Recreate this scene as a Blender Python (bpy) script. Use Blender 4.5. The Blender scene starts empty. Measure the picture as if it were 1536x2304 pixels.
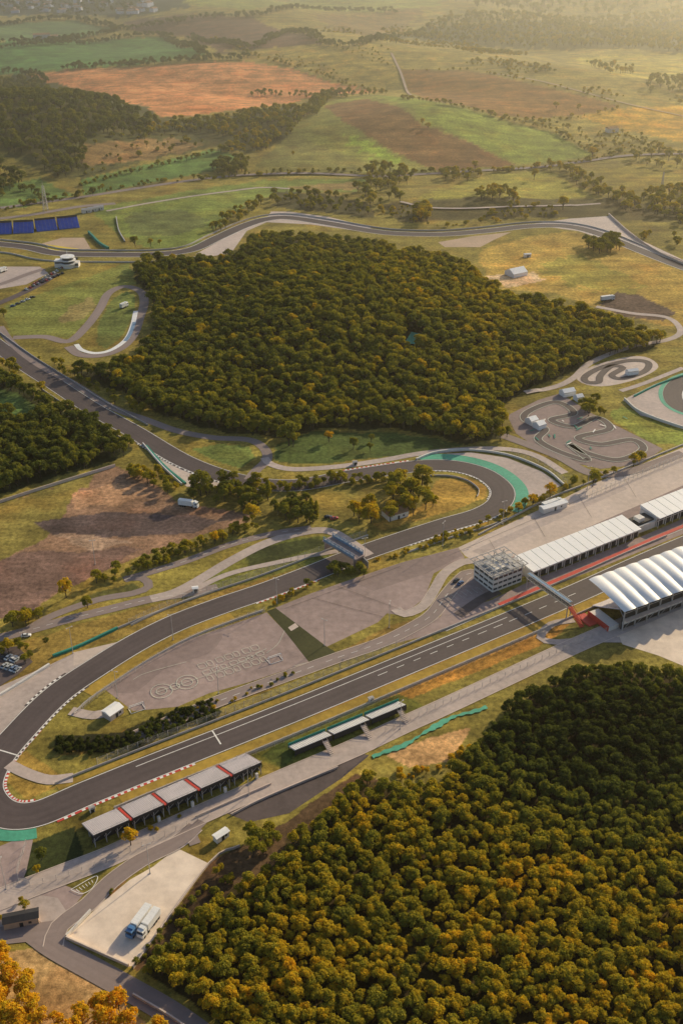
import bpy, math, random
import numpy as np
from mathutils import Vector, Matrix
random.seed(7); rng=np.random.default_rng(7)
S=bpy.context.scene
COL=S.collection
# ---------------------------------------------------------------- survey camera model
TH=math.radians(30.5); CT=math.cos(TH); ST=math.sin(TH); FP=2500.0; CH=300.0
def sstep(a,b,x):
    t=np.clip((x-a)/(b-a),0,1); return t*t*(3-2*t)
def bump(X,Y,cx,cy,rx,ry,h):
    r=((X-cx)/rx)**2+((Y-cy)/ry)**2
    return h*np.clip(1-r,0,1)**2
def H(X,Y):
    X=np.asarray(X,float); Y=np.asarray(Y,float)
    z=bump(X,Y,20,785,165,165,13)
    z=z+bump(X,Y,-430,1420,260,260,36)
    z=z+bump(X,Y,90,1480,260,230,20)
    z=z+bump(X,Y,-160,1950,420,300,34)
    z=z+bump(X,Y,130,1130,110,70,5)+bump(X,Y,-60,1290,120,70,5)
    far=sstep(1250,1900,Y)
    z=z+far*(9+9*np.sin(X/210+Y/330+1)+8*np.sin(Y/190-X/400)+8*np.sin(X/95+Y/150))
    z=z+sstep(1220,1500,Y)*3.6*(1+np.sin(X/52+1.5*np.sin(Y/90))*np.cos(Y/60+X/140))
    z=z+sstep(3000,6500,Y)*(60+50*np.sin(X/900+2)+30*np.sin(X/390+Y/800))
    return z
def plane(px,py,z=0.0):
    a=(py-1152)/FP; den=ST+a*CT; t=(CH-z)/den
    return ((px-768)/FP*t, (CT-a*ST)*t)
def G(px,py):
    z=0.0
    for i in range(25):
        x,y=plane(px,py,z); z=0.5*z+0.5*float(H(x,y))
    return (x,y)
def W(pts): return [G(*p) for p in pts]
# ---------------------------------------------------------------- materials
def mat(name,col,rough=.8,noise=.12,scale=.4,metal=0,stretch=None,col2=None,spec=.3):
    m=bpy.data.materials.new(name); m.use_nodes=True; nt=m.node_tree; n=nt.nodes; l=nt.links
    b=n['Principled BSDF']; b.inputs['Roughness'].default_value=rough; b.inputs['Metallic'].default_value=metal
    b.inputs['Specular IOR Level'].default_value=spec
    geo=n.new('ShaderNodeNewGeometry')
    nz=n.new('ShaderNodeTexNoise'); nz.inputs['Scale'].default_value=scale; nz.inputs['Detail'].default_value=6; nz.inputs['Roughness'].default_value=.65
    nz2=n.new('ShaderNodeTexNoise'); nz2.inputs['Scale'].default_value=scale*.09; nz2.inputs['Detail'].default_value=4
    l.new(geo.outputs['Position'],nz.inputs['Vector']); l.new(geo.outputs['Position'],nz2.inputs['Vector'])
    ad=n.new('ShaderNodeMath'); ad.operation='ADD'; l.new(nz.outputs['Fac'],ad.inputs[0]); l.new(nz2.outputs['Fac'],ad.inputs[1])
    mr=n.new('ShaderNodeMapRange'); mr.inputs['From Min'].default_value=.6; mr.inputs['From Max'].default_value=1.4
    mr.inputs['To Min'].default_value=0; mr.inputs['To Max'].default_value=1; l.new(ad.outputs[0],mr.inputs['Value'])
    src=mr.outputs[0]
    if stretch:
        uv=n.new('ShaderNodeUVMap'); mp=n.new('ShaderNodeMapping'); mp.inputs['Scale'].default_value=(.012,.55,1)
        l.new(uv.outputs[0],mp.inputs[0]); n3=n.new('ShaderNodeTexNoise'); n3.inputs['Scale'].default_value=1; n3.inputs['Detail'].default_value=3
        l.new(mp.outputs[0],n3.inputs['Vector'])
        mx=n.new('ShaderNodeMix'); mx.inputs[0].default_value=.55; l.new(src,mx.inputs[2]); l.new(n3.outputs['Fac'],mx.inputs[3]); src=mx.outputs[0]
    mix=n.new('ShaderNodeMix'); mix.data_type='RGBA'
    c=np.array(col); c2=np.array(col2) if col2 else None
    lo=c*(1-noise*1.6) if c2 is None else c; hi=np.clip(c*(1+noise*1.6),0,1) if c2 is None else c2
    mix.inputs[6].default_value=(*lo,1); mix.inputs[7].default_value=(*hi,1)
    l.new(src,mix.inputs[0]); l.new(mix.outputs[2],b.inputs['Base Color'])
    return m
M={}
M['track']=mat('race_asphalt',(.092,.070,.068),.75,.34,.5,stretch=True)
M['asph']=mat('asphalt',(.33,.245,.222),.85,.26,.3)
M['asph_patch']=mat('asphalt_patch',(.27,.20,.182),.85,.2,.3)
M['asph_road']=mat('road_asphalt',(.27,.21,.19),.85,.2,.4,stretch=True)
M['asph_dark']=mat('dark_asphalt',(.11,.082,.078),.8,.25,.3)
M['light']=mat('pale_asphalt',(.58,.47,.40),.85,.15,.35)
M['light2']=mat('runoff_asphalt',(.48,.39,.345),.85,.19,.4)
M['conc']=mat('concrete',(.76,.60,.48),.85,.24,.16)
M['white']=mat('white_paint',(.82,.80,.76),.6,.08,.8)
M['wline']=mat('road_line_paint',(.78,.75,.70),.7,.12,1.5)
M['pale']=mat('faded_line_paint',(.54,.54,.45),.8,.15,1.2)
M['red']=mat('red_paint',(.55,.06,.04),.6,.12,1)
M['green']=mat('green_paint',(.08,.36,.23),.7,.22,.6)
M['greend']=mat('green_fabric',(.03,.24,.18),.8,.15,.6)
M['blue']=mat('blue_seats',(.02,.10,.50),.6,.2,1)
M['bluesteel']=mat('blue_grey_steel',(.18,.28,.40),.5,.12,1)
M['grey']=mat('grey_metal',(.40,.38,.36),.5,.12,1,metal=.1)
M['seat']=mat('grey_seats',(.66,.60,.60),.6,.12,1.5)
M['seatgap']=mat('seat_tread',(.38,.34,.34),.8,.15,1.5)
M['dark']=mat('dark_structure',(.035,.033,.035),.7,.2,1)
M['glass']=mat('window_glass',(.03,.04,.05),.15,.1,1,spec=.6)
M['wall']=mat('white_wall',(.70,.66,.60),.7,.08,.6)
M['roof']=mat('white_roof_sheet',(.88,.86,.83),.5,.04,.6)
M['rail']=mat('galvanised_steel',(.50,.46,.43),.5,.1,1,metal=.1)
M['ggrass']=mat('golden_grass',(.34,.22,.035),.95,.4,.35)
M['dgrass']=mat('slope_grass',(.055,.055,.018),.95,.3,.6)
M['dirt']=mat('bare_earth',(.38,.21,.11),.95,.25,.3)
M['sand']=mat('sandy_gravel',(.50,.36,.25),.95,.15,.5)
M['bark']=mat('bark',(.08,.06,.045),.9,.2,2)
M['tyre']=mat('black_rubber',(.02,.02,.02),.8,.1,2)
M['yellow']=mat('yellow_paint',(.7,.5,.03),.6,.1,1)
# ---------------------------------------------------------------- mesh builder
class MB:
    def __init__(s): s.v=[];s.f=[];s.m=[];s.uv=[]
    def add(s,vs,fs,mi=0,M_=None):
        o=len(s.v)
        if M_ is not None: vs=[tuple(M_@Vector(q)) for q in vs]
        s.v+= [tuple(q) for q in vs]; s.f+=[tuple(o+i for i in f) for f in fs]; s.m+=[mi]*len(fs)
    def box(s,x0,x1,y0,y1,z0,z1,mi=0,M_=None):
        s.add([(x0,y0,z0),(x1,y0,z0),(x1,y1,z0),(x0,y1,z0),(x0,y0,z1),(x1,y0,z1),(x1,y1,z1),(x0,y1,z1)],
          [(3,2,1,0),(4,5,6,7),(0,1,5,4),(1,2,6,5),(2,3,7,6),(3,0,4,7)],mi,M_)
    def bar(s,p,q,w,mi=0,M_=None,w2=None):
        p=Vector(p);q=Vector(q); d=(q-p); 
        if d.length<1e-6:return
        d.normalize(); up=Vector((0,0,1)) if abs(d.z)<.95 else Vector((1,0,0))
        a=d.cross(up).normalized(); b=a.cross(d).normalized(); w2=w if w2 is None else w2
        vs=[p+a*w/2*i+b*w/2*j for i,j in((-1,-1),(1,-1),(1,1),(-1,1))]+[q+a*w2/2*i+b*w2/2*j for i,j in((-1,-1),(1,-1),(1,1),(-1,1))]
        s.add(vs,[(3,2,1,0),(4,5,6,7),(0,1,5,4),(1,2,6,5),(2,3,7,6),(3,0,4,7)],mi,M_)
    def prism(s,prof,x0,x1,mi=0,M_=None):
        n=len(prof); vs=[(x0,y,z) for y,z in prof]+[(x1,y,z) for y,z in prof]
        fs=[tuple(range(n))[::-1],tuple(range(n,2*n))]+[(i,(i+1)%n,n+(i+1)%n,n+i) for i in range(n)]
        s.add(vs,fs,mi,M_)
    def cyl(s,c,r,h,mi=0,n=8,M_=None,r2=None,axis='z'):
        r2=r if r2 is None else r2
        vs=[]
        for k,(rr,t) in enumerate(((r,0),(r2,h))):
            for i in range(n):
                a=2*math.pi*i/n
                if axis=='z': vs.append((c[0]+rr*math.cos(a),c[1]+rr*math.sin(a),c[2]+t))
                else: vs.append((c[0]+rr*math.cos(a),c[1]+t,c[2]+rr*math.sin(a)))
        s.add(vs,[tuple(range(n))[::-1],tuple(range(n,2*n))]+[(i,(i+1)%n,n+(i+1)%n,n+i) for i in range(n)],mi,M_)
    def mesh(s,name,mats):
        me=bpy.data.meshes.new(name); me.from_pydata(s.v,[],s.f)
        for m in mats: me.materials.append(M[m] if isinstance(m,str) else m)
        me.polygons.foreach_set('material_index',s.m)
        if s.uv:
            u=me.uv_layers.new(name='UVMap'); L=np.zeros(len(me.loops),dtype=np.int32); me.loops.foreach_get('vertex_index',L)
            u.data.foreach_set('uv',np.array(s.uv)[L].astype(np.float32).ravel())
        me.update(); return me
    def obj(s,name,mats,loc=None,rot=0):
        o=bpy.data.objects.new(name,s.mesh(name,mats)); COL.objects.link(o)
        if loc is not None: o.location=loc
        o.rotation_euler[2]=rot
        return o
def frame(A,B_,z=0,flat=False):
    a=A if flat else G(*A); b=B_ if flat else G(*B_)
    d=Vector((b[0]-a[0],b[1]-a[1],0)); L=d.length; d.normalize(); n=Vector((-d.y,d.x,0))
    return Matrix(((d.x,n.x,0,a[0]),(d.y,n.y,0,a[1]),(0,0,1,z+float(H(*a))),(0,0,0,1))),L
# ---------------------------------------------------------------- curves / ribbons
def cat(pts,step=3.0,closed=False):
    P=[np.array(p,float) for p in pts]; out=[]
    n=len(P); rngn=range(n if closed else n-1)
    for i in rngn:
        if closed: p0,p1,p2,p3=P[i-1],P[i],P[(i+1)%n],P[(i+2)%n]
        else:
            p1,p2=P[i],P[i+1]; p0=P[i-1] if i>0 else 2*p1-p2; p3=P[i+2] if i+2<n else 2*p2-p1
        k=max(2,int(np.linalg.norm(p2-p1)/step)); 
        for j in range(k):
            t=j/k
            out.append(.5*((2*p1)+(-p0+p2)*t+(2*p0-5*p1+4*p2-p3)*t*t+(-p0+3*p1-3*p2+p3)*t**3))
    out.append(P[0] if closed else P[-1]); return np.array(out)
def normals(c):
    d=np.gradient(c,axis=0); d/= np.linalg.norm(d,axis=1)[:,None]+1e-9
    return np.stack([-d[:,1],d[:,0]],1)
ZC=[0]
def nz(base):
    ZC[0]+=1; return base+ZC[0]*.0015
def ribbon(name,c,o0,o1,m,base=.05,dash=None,mats2=None):
    """strip between lateral offsets o0..o1 (left positive) of world curve c"""
    N=normals(c); z=nz(base); d=np.r_[0,np.cumsum(np.linalg.norm(np.diff(c,axis=0),axis=1))]
    o0=np.broadcast_to(np.asarray(o0,float),(len(c),)); o1=np.broadcast_to(np.asarray(o1,float),(len(c),))
    a=c+N*o0[:,None]; b=c+N*o1[:,None]
    za=H(a[:,0],a[:,1]); zb=H(b[:,0],b[:,1]); zz=np.maximum(za,zb); ex=np.where(zz>.05,.5,0)
    mb=MB(); 
    for i in range(len(c)):
        mb.v+=[(a[i,0],a[i,1],zz[i]+z+ex[i]),(b[i,0],b[i,1],zz[i]+z+ex[i])]; mb.uv+=[(d[i],o0[i]),(d[i],o1[i])]
    for i in range(len(c)-1):
        if dash and (d[i]%(dash[0]+dash[1]))>dash[0]: continue
        f=(2*i,2*i+2,2*i+3,2*i+1)
        if o0[i]>=o1[i]: f=f[::-1]
        mb.f.append(f); mb.m.append(0 if not mats2 else int(d[i]/mats2[1])%2)
    return mb.obj(name,[m] if not mats2 else [m,mats2[0]])
def poly(name,px,m,base=.01,smooth=False,world=False):
    w=px if world else W(px)
    if smooth: w=[tuple(q) for q in cat(w,4,True)[:-1]]
    z=nz(base); me=bpy.data.meshes.new(name); me.from_pydata([(x,y,z+float(H(x,y))) for x,y in w],[],[tuple(range(len(w)))])
    me.materials.append(M[m]); o=bpy.data.objects.new(name,me); COL.objects.link(o)
    me.update()
    if me.polygons[0].normal.z<0: me.flip_normals()
    return o
def C(px,step=3.0,closed=False): return cat(W(px),step,closed)
def off(c,o): return c+normals(c)*o
def barrier(name,c,h=1.0,m='rail',t=.25,o=0):
    c=off(c,o); N=normals(c)*t/2; mb=MB()
    for i in range(len(c)):
        z=float(H(*c[i])); a=c[i]+N[i]; b=c[i]-N[i]
        mb.v+=[(a[0],a[1],z),(a[0],a[1],z+h),(b[0],b[1],z+h),(b[0],b[1],z)]
    for i in range(len(c)-1):
        for k in range(3): mb.f.append((4*i+k,4*i+k+1,4*i+k+5,4*i+k+4)); mb.m.append(0)
    return mb.obj(name,[m])
def fence(name,c,h=3.0,o=0,m='rail',sp=4.0):
    c=off(c,o); mb=MB(); d=np.r_[0,np.cumsum(np.linalg.norm(np.diff(c,axis=0),axis=1))]
    n=max(2,int(d[-1]/sp)); q=np.linspace(0,d[-1],n); X=np.interp(q,d,c[:,0]); Y=np.interp(q,d,c[:,1])
    for i in range(n):
        z=float(H(X[i],Y[i])); mb.box(X[i]-.07,X[i]+.07,Y[i]-.07,Y[i]+.07,z,z+h,0)
        if i<n-1:
            z2=float(H(X[i+1],Y[i+1]))
            for k in range(1,int(h/.5)+1): mb.bar((X[i],Y[i],z+k*.5),(X[i+1],Y[i+1],z2+k*.5),.04)
    return mb.obj(name,[m])
# ---------------------------------------------------------------- terrain with land cover
def inpoly(X,Y,P):
    r=np.zeros(X.shape,bool); n=len(P); j=n-1
    for i in range(n):
        xi,yi=P[i]; xj,yj=P[j]
        if yi!=yj: r^=((yi>Y)!=(yj>Y))&(X<(xj-xi)*(Y-yi)/(yj-yi)+xi)
        j=i
    return r
BASE=(.25,.20,.042)
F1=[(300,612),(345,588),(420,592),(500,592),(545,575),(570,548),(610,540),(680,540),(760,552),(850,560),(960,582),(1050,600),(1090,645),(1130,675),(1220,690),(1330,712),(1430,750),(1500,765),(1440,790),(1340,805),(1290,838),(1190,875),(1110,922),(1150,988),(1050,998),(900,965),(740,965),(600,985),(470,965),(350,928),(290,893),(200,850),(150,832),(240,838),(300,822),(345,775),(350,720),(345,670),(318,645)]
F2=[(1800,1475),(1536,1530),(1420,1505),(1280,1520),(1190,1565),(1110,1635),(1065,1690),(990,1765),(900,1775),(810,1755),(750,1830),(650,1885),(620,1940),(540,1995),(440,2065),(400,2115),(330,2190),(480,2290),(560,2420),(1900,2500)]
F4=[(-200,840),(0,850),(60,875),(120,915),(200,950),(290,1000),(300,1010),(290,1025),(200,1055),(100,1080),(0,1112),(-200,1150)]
F4gap=[(-100,850),(40,885),(100,925),(60,950),(0,935),(-100,925)]
COVER=[ # polygon, colour, edge warp in metres
 ([(-300,-40),(500,-60),(420,20),(250,40),(100,30),(-300,50)],(.06,.075,.04),8),
 ([(400,5),(980,-20),(990,12),(880,30),(760,25),(560,22)],(.32,.32,.06),5),
 ([(-200,62),(180,45),(265,68),(150,92),(-200,108)],(.13,.20,.06),3),
 ([(270,50),(560,38),(650,72),(745,103),(600,122),(490,122),(430,85),(310,72)],(.17,.09,.05),3),
 ([(-200,112),(200,92),(375,82),(470,125),(300,146),(140,158),(-200,172)],(.10,.22,.045),3),
 ([(70,168),(200,155),(560,138),(690,165),(858,207),(720,214),(560,245),(360,262),(310,235),(210,225),(150,200)],(.70,.29,.10),3),
 ([(500,110),(820,95),(900,150),(870,205),(690,160),(560,135)],(.42,.30,.06),6),
 ([(880,85),(960,60),(1536,40),(1800,60),(1800,130),(1300,110),(1100,105)],(.11,.10,.03),10),
 ([(700,30),(960,15),(900,75),(830,85),(740,60)],(.28,.18,.05),8),
 ([(1290,130),(1536,120),(1700,160),(1536,190),(1380,170)],(.46,.36,.06),4),
 ([(900,155),(1050,160),(1200,190),(1400,242),(1210,268),(1100,255),(960,225),(910,185)],(.29,.14,.035),3),
 ([(1300,258),(1536,235),(1800,260),(1800,350),(1536,322),(1420,295)],(.54,.31,.04),4),
 ([(715,232),(830,213),(1000,233),(1110,262),(1250,300),(1345,352),(1150,378),(980,388),(750,390),(565,387),(625,325),(690,262)],(.26,.25,.05),2),
 ([(725,238),(825,222),(945,278),(1060,322),(1160,372),(985,386),(865,330),(770,272)],(.22,.115,.04),2),
 ([(835,214),(1000,235),(1120,270),(1250,300),(1335,350),(1165,370),(1060,318),(950,272)],(.26,.30,.045),2),
 ([(565,387),(625,325),(660,300),(760,345),(900,386),(750,390)],(.22,.20,.05),2),
 ([(780,300),(860,335),(900,365),(860,362),(790,325)],(.32,.40,.045),8),
 ([(180,405),(330,370),(480,335),(545,350),(480,385),(300,418),(190,442)],(.14,.23,.05),2),
 ([(200,470),(420,430),(600,405),(830,402),(800,430),(640,432),(560,455),(500,500),(440,555),(330,560),(260,520)],(.19,.23,.045),3),
 ([(640,420),(800,410),(810,425),(700,430)],(.34,.23,.08),3),
 ([(280,480),(400,470),(480,500),(400,530),(300,530)],(.14,.16,.045),6),
 ([(0,420),(90,400),(170,440),(60,465),(-150,475),(-200,430)],(.13,.20,.045),3),
 ([(940,440),(1100,390),(1240,385),(1330,440),(1180,460),(960,470)],(.32,.28,.045),4),
 ([(1330,380),(1536,360),(1800,380),(1800,440),(1536,430),(1400,440)],(.30,.23,.035),4),
 ([(860,460),(1380,445),(1536,470),(1536,500),(1200,490),(900,500)],(.11,.09,.03),4),
 ([(620,430),(720,435),(840,460),(840,490),(740,480),(610,465)],(.08,.07,.025),3),
 ([(1080,560),(1200,530),(1290,522),(1420,560),(1536,610),(1800,700),(1800,760),(1536,740),(1400,710),(1250,660),(1130,650),(1080,600)],(.42,.28,.06),3),
 ([(1200,600),(1300,570),(1440,640),(1400,680),(1280,640)],(.32,.26,.05),8),
 ([(1080,620),(1200,612),(1230,632),(1140,645)],(.60,.42,.23),3),
 ([(1345,683),(1390,657),(1440,665),(1520,703),(1490,722),(1400,712)],(.13,.085,.06),1.5),
 ([(10,690),(150,640),(290,590),(310,640),(250,650),(210,700),(160,760),(20,755)],(.22,.23,.05),2),
 ([(150,690),(210,670),(215,700),(180,720),(130,725)],(.33,.26,.09),4),
 ([(215,770),(225,720),(255,670),(285,655),(305,665),(300,710),(270,765),(235,785)],(.16,.19,.045),1),
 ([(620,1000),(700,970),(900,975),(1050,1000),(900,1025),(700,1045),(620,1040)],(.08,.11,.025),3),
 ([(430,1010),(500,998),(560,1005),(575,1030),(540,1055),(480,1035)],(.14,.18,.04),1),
 ([(-300,1150),(0,1135),(260,1050),(330,1075),(400,1130),(560,1155),(560,1175),(480,1195),(350,1240),(220,1290),(140,1330),(80,1370),(-300,1430)],(.30,.175,.105),2),
 ([(-300,1150),(0,1135),(230,1060),(160,1120),(140,1170),(60,1240),(0,1260),(-300,1300)],(.23,.185,.045),6),
 ([(80,1175),(250,1150),(420,1160),(500,1170),(440,1200),(240,1210),(120,1200)],(.12,.083,.075),3),
 ([(-200,1290),(100,1240),(330,1235),(220,1290),(140,1330),(60,1380),(-200,1420)],(.20,.12,.09),5),
 ([(160,1110),(260,1085),(330,1110),(250,1135),(170,1150)],(.50,.28,.15),5),
 ([(120,1200),(220,1205),(300,1225),(200,1240)],(.40,.26,.17),5),
 ([(980,1080),(1040,1072),(1095,1092),(1090,1120),(1010,1150),(860,1195),(840,1180),(950,1140)],(.44,.27,.055),1),
 ([(870,1215),(1000,1178),(1110,1165),(1090,1180),(930,1225),(850,1240)],(.42,.27,.04),1),
 ([(1040,1000),(1150,1010),(1260,1055),(1300,1075),(1240,1090),(1160,1030)],(.19,.17,.04),2),
 ([(430,1320),(620,1215),(740,1205),(740,1260),(560,1310),(480,1330)],(.16,.17,.035),1.5),
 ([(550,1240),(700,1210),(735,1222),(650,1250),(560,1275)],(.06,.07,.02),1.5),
 ([(60,1440),(300,1370),(430,1345),(700,1280),(560,1330),(380,1395),(250,1440),(100,1500),(0,1560),(-100,1560)],(.29,.195,.045),2),
 ([(190,1340),(300,1312),(318,1325),(250,1345),(150,1365)],(.11,.11,.03),1),
 ([(700,1580),(1000,1455),(1200,1380),(1300,1390),(1240,1440),(1000,1540),(860,1600),(720,1650)],(.46,.23,.045),2),
 ([(720,1490),(880,1405),(985,1380),(900,1430),(800,1470)],(.27,.17,.04),1),
 ([(560,1700),(700,1630),(900,1560),(960,1590),(800,1660),(640,1730)],(.17,.165,.03),2),
 ([(590,1700),(650,1660),(665,1700),(640,1730)],(.10,.12,.025),1),
 ([(120,1700),(480,1570),(680,1500),(760,1490),(560,1570),(330,1650),(170,1700)],(.30,.18,.04),2),
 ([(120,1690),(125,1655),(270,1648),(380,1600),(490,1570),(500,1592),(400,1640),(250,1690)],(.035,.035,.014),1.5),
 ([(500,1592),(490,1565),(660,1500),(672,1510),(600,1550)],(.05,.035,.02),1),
 ([(0,1740),(60,1690),(160,1760),(60,1800)],(.38,.24,.05),1),
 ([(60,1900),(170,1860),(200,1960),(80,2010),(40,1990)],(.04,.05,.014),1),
 ([(230,1990),(290,1930),(400,1890),(380,1905),(290,1975),(240,2030)],(.28,.14,.05),1),
 ([(470,1940),(560,1895),(640,1850),(800,1740),(900,1770),(640,1930),(420,2080),(310,2190),(300,2180),(400,2050)],(.10,.06,.03),2),
 ([(-100,2140),(70,2140),(220,2200),(330,2304),(400,2400),(-200,2400)],(.46,.29,.12),4),
 ([(1370,925),(1400,915),(1536,970),(1700,1040),(1536,1000),(1470,1000),(1380,950)],(.24,.27,.05),1.5),
 ([(870,1700),(1000,1650),(1060,1640),(1010,1710),(920,1730)],(.62,.36,.15),3),
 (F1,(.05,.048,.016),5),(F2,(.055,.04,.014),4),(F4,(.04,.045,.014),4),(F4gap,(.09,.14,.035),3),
 ([(0,180),(60,165),(180,205),(330,240),(350,262),(520,262),(640,240),(690,245),(640,320),(560,345),(480,330),(330,360),(180,405),(100,390),(0,340)],(.10,.095,.028),5),
 ([(180,330),(380,310),(470,325),(330,360),(190,375)],(.28,.17,.06),6),
]
def build_ground():
    ys=np.concatenate([np.arange(3000,-200,-3.2),np.arange(-200,-310,-6.0)])
    t=(ys-1152)/FP; Yd=CH*(CT-t*ST)/(ST+t*CT)
    Yd=np.concatenate([[-600,-200,20],Yd[Yd>30],[20000,40000]])
    us=np.concatenate([[-3.0,-1.6,-.9,-.6],np.arange(-.44,.4401,.0017),[.6,.9,1.6,3.0]])
    D=np.sqrt(Yd.clip(30)**2+CH**2)
    X=us[None,:]*D[:,None]; Y=np.repeat(Yd[:,None],len(us),1)
    Z=H(X,Y)
    n0,n1=X.shape
    def wav(s): return (np.sin(X/s+Y/(s*1.7)+1)+np.sin(Y/s*1.3-X/(s*.8)+2)+np.sin((X+Y)/(s*.45))*.6)/2.6
    wx=wav(9.0)+.6*wav(3.7); wy=wav(7.3)+.5*wav(4.1)
    colr=np.empty((n0,n1,3)); colr[:]=BASE
    far=sstep(1000,1500,Y)[...,None]; colr=colr*(1-far)+np.array((.34,.26,.055))*far
    vf=sstep(3500,5000,Y)[...,None]; colr=colr*(1-vf)+np.array((.09,.09,.05))*vf
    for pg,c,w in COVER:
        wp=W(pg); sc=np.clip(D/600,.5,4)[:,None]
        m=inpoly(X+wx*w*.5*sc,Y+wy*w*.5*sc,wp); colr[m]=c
    me=bpy.data.meshes.new('ground')
    verts=np.stack([X,Y,Z],-1).reshape(-1,3).astype(np.float32)
    idx=np.arange(n0*n1).reshape(n0,n1)
    q=np.stack([idx[:-1,:-1],idx[:-1,1:],idx[1:,1:],idx[1:,:-1]],-1).reshape(-1,4)
    me.vertices.add(len(verts)); me.vertices.foreach_set('co',verts.ravel())
    me.loops.add(q.size); me.loops.foreach_set('vertex_index',q.ravel().astype(np.int32))
    me.polygons.add(len(q)); me.polygons.foreach_set('loop_start',np.arange(0,q.size,4,dtype=np.int32))
    me.update(calc_edges=True)
    ca=me.attributes.new('cover','FLOAT_COLOR','POINT')
    ca.data.foreach_set('color',np.concatenate([colr.reshape(-1,3),np.ones((n0*n1,1))],1).astype(np.float32).ravel())
    me.polygons.foreach_set('use_smooth',np.ones(len(q),bool))
    m=bpy.data.materials.new('ground_cover'); m.use_nodes=True; nt=m.node_tree; n=nt.nodes; l=nt.links
    b=n['Principled BSDF']; b.inputs['Roughness'].default_value=.95; b.inputs['Specular IOR Level'].default_value=.15
    at=n.new('ShaderNodeAttribute'); at.attribute_name='cover'; geo=n.new('ShaderNodeNewGeometry')
    mp=n.new('ShaderNodeMapping'); mp.inputs['Rotation'].default_value=(0,0,math.radians(-32)); mp.inputs['Scale'].default_value=(.08,1,1); l.new(geo.outputs['Position'],mp.inputs[0])
    cur=at.outputs['Color']
    for sc,amt,dt,src in((.006,.30,6,0),(.05,.45,6,0),(.45,.5,8,0),(2.0,.3,3,0),(.11,.28,4,1)):
        z=n.new('ShaderNodeTexNoise'); z.inputs['Scale'].default_value=sc; z.inputs['Detail'].default_value=dt; z.inputs['Roughness'].default_value=.6
        l.new(mp.outputs[0] if src else geo.outputs['Position'],z.inputs['Vector'])
        mr=n.new('ShaderNodeMapRange'); mr.inputs['From Min'].default_value=.3; mr.inputs['From Max'].default_value=.7
        mr.inputs['To Min'].default_value=1-amt; mr.inputs['To Max'].default_value=1+amt; l.new(z.outputs['Fac'],mr.inputs['Value'])
        vm=n.new('ShaderNodeVectorMath'); vm.operation='SCALE'; l.new(cur,vm.inputs[0]); l.new(mr.outputs[0],vm.inputs['Scale']); cur=vm.outputs[0]
    z=n.new('ShaderNodeTexNoise'); z.inputs['Scale'].default_value=.03; z.inputs['Detail'].default_value=7; l.new(geo.outputs['Position'],z.inputs['Vector'])
    mr=n.new('ShaderNodeMapRange'); mr.inputs['From Min'].default_value=.5; mr.inputs['From Max'].default_value=.72; mr.inputs['To Max'].default_value=.5; l.new(z.outputs['Fac'],mr.inputs['Value'])
    vm=n.new('ShaderNodeVectorMath'); vm.operation='MULTIPLY'; vm.inputs[1].default_value=(1.4,.95,.75); l.new(cur,vm.inputs[0])
    mx=n.new('ShaderNodeMix'); mx.data_type='RGBA'; l.new(mr.outputs[0],mx.inputs[0]); l.new(cur,mx.inputs[6]); l.new(vm.outputs[0],mx.inputs[7])
    l.new(mx.outputs[2],b.inputs['Base Color'])
    me.materials.append(m)
    o=bpy.data.objects.new('ground',me); COL.objects.link(o)
build_ground()
# ---------------------------------------------------------------- roads, lots
poly('paddock_pavement',[(1030,1232),(1120,1190),(1270,1120),(1330,1090),(1540,1005),(1900,850),(1900,950),(1540,1110),(1440,1150),(1290,1210),(1165,1255),(1075,1268),(1045,1250)],'light',.01)
poly('paddock_strip',[(1075,1268),(1165,1250),(1290,1200),(1440,1135),(1540,1090),(1900,930),(1900,1010),(1540,1150),(1430,1195),(1170,1300),(1080,1300)],'asph_patch',.02)
poly('pit_lane',[(1105,1350),(1190,1308),(1440,1208),(1540,1165),(1900,1020),(1900,1060),(1540,1200),(1330,1285),(1150,1352),(1000,1420),(880,1450),(985,1390)],'asph',.02)
poly('parking_lot',[(618,1368),(700,1335),(800,1300),(905,1265),(1030,1232),(1045,1255),(975,1290),(955,1345),(905,1385),(870,1380),(850,1400),(735,1455),(690,1430)],'asph',.01)
poly('parking_lot',[(235,1550),(300,1500),(420,1440),(600,1378),(640,1420),(695,1490),(560,1535),(470,1560),(400,1590),(300,1600)],'asph',.01)
poly('asphalt_patch',[(790,1308),(905,1265),(1030,1234),(1040,1250),(960,1290),(840,1330)],'asph_patch',.02)
poly('asphalt_patch',[(250,1545),(330,1500),(420,1450),(500,1425),(470,1470),(380,1500),(300,1560)],'asph_patch',.02,smooth=True)
poly('asphalt_patch',[(1060,1240),(1250,1155),(1400,1090),(1410,1100),(1270,1162),(1080,1248)],'light2',.02)
poly('embankment',[(600,1375),(620,1368),(735,1455),(760,1470),(720,1485),(695,1490),(640,1420)],'dgrass',.015)
poly('paved_path',[(648,1412),(664,1402),(672,1410),(655,1420)],'light',.03)
poly('concrete_yard',[(150,2112),(225,2035),(292,1980),(345,1950),(398,1908),(468,1942),(400,2040),(305,2172),(290,2175),(200,2135)],'conc',.01)
poly('forecourt',[(1380,1425),(1420,1400),(1540,1345),(1900,1200),(1900,1420),(1540,1500),(1480,1475),(1400,1450)],'conc',.01)
poly('hardstanding',[(510,1830),(560,1800),(700,1735),(800,1690),(830,1700),(770,1750),(650,1830),(560,1850)],'asph_dark',.01)
poly('roadside_yard',[(-40,1920),(60,1880),(75,1890),(60,1960),(40,2010),(130,1985),(190,2010),(150,2060),(80,2085),(-40,2060)],'asph',.01)
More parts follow.
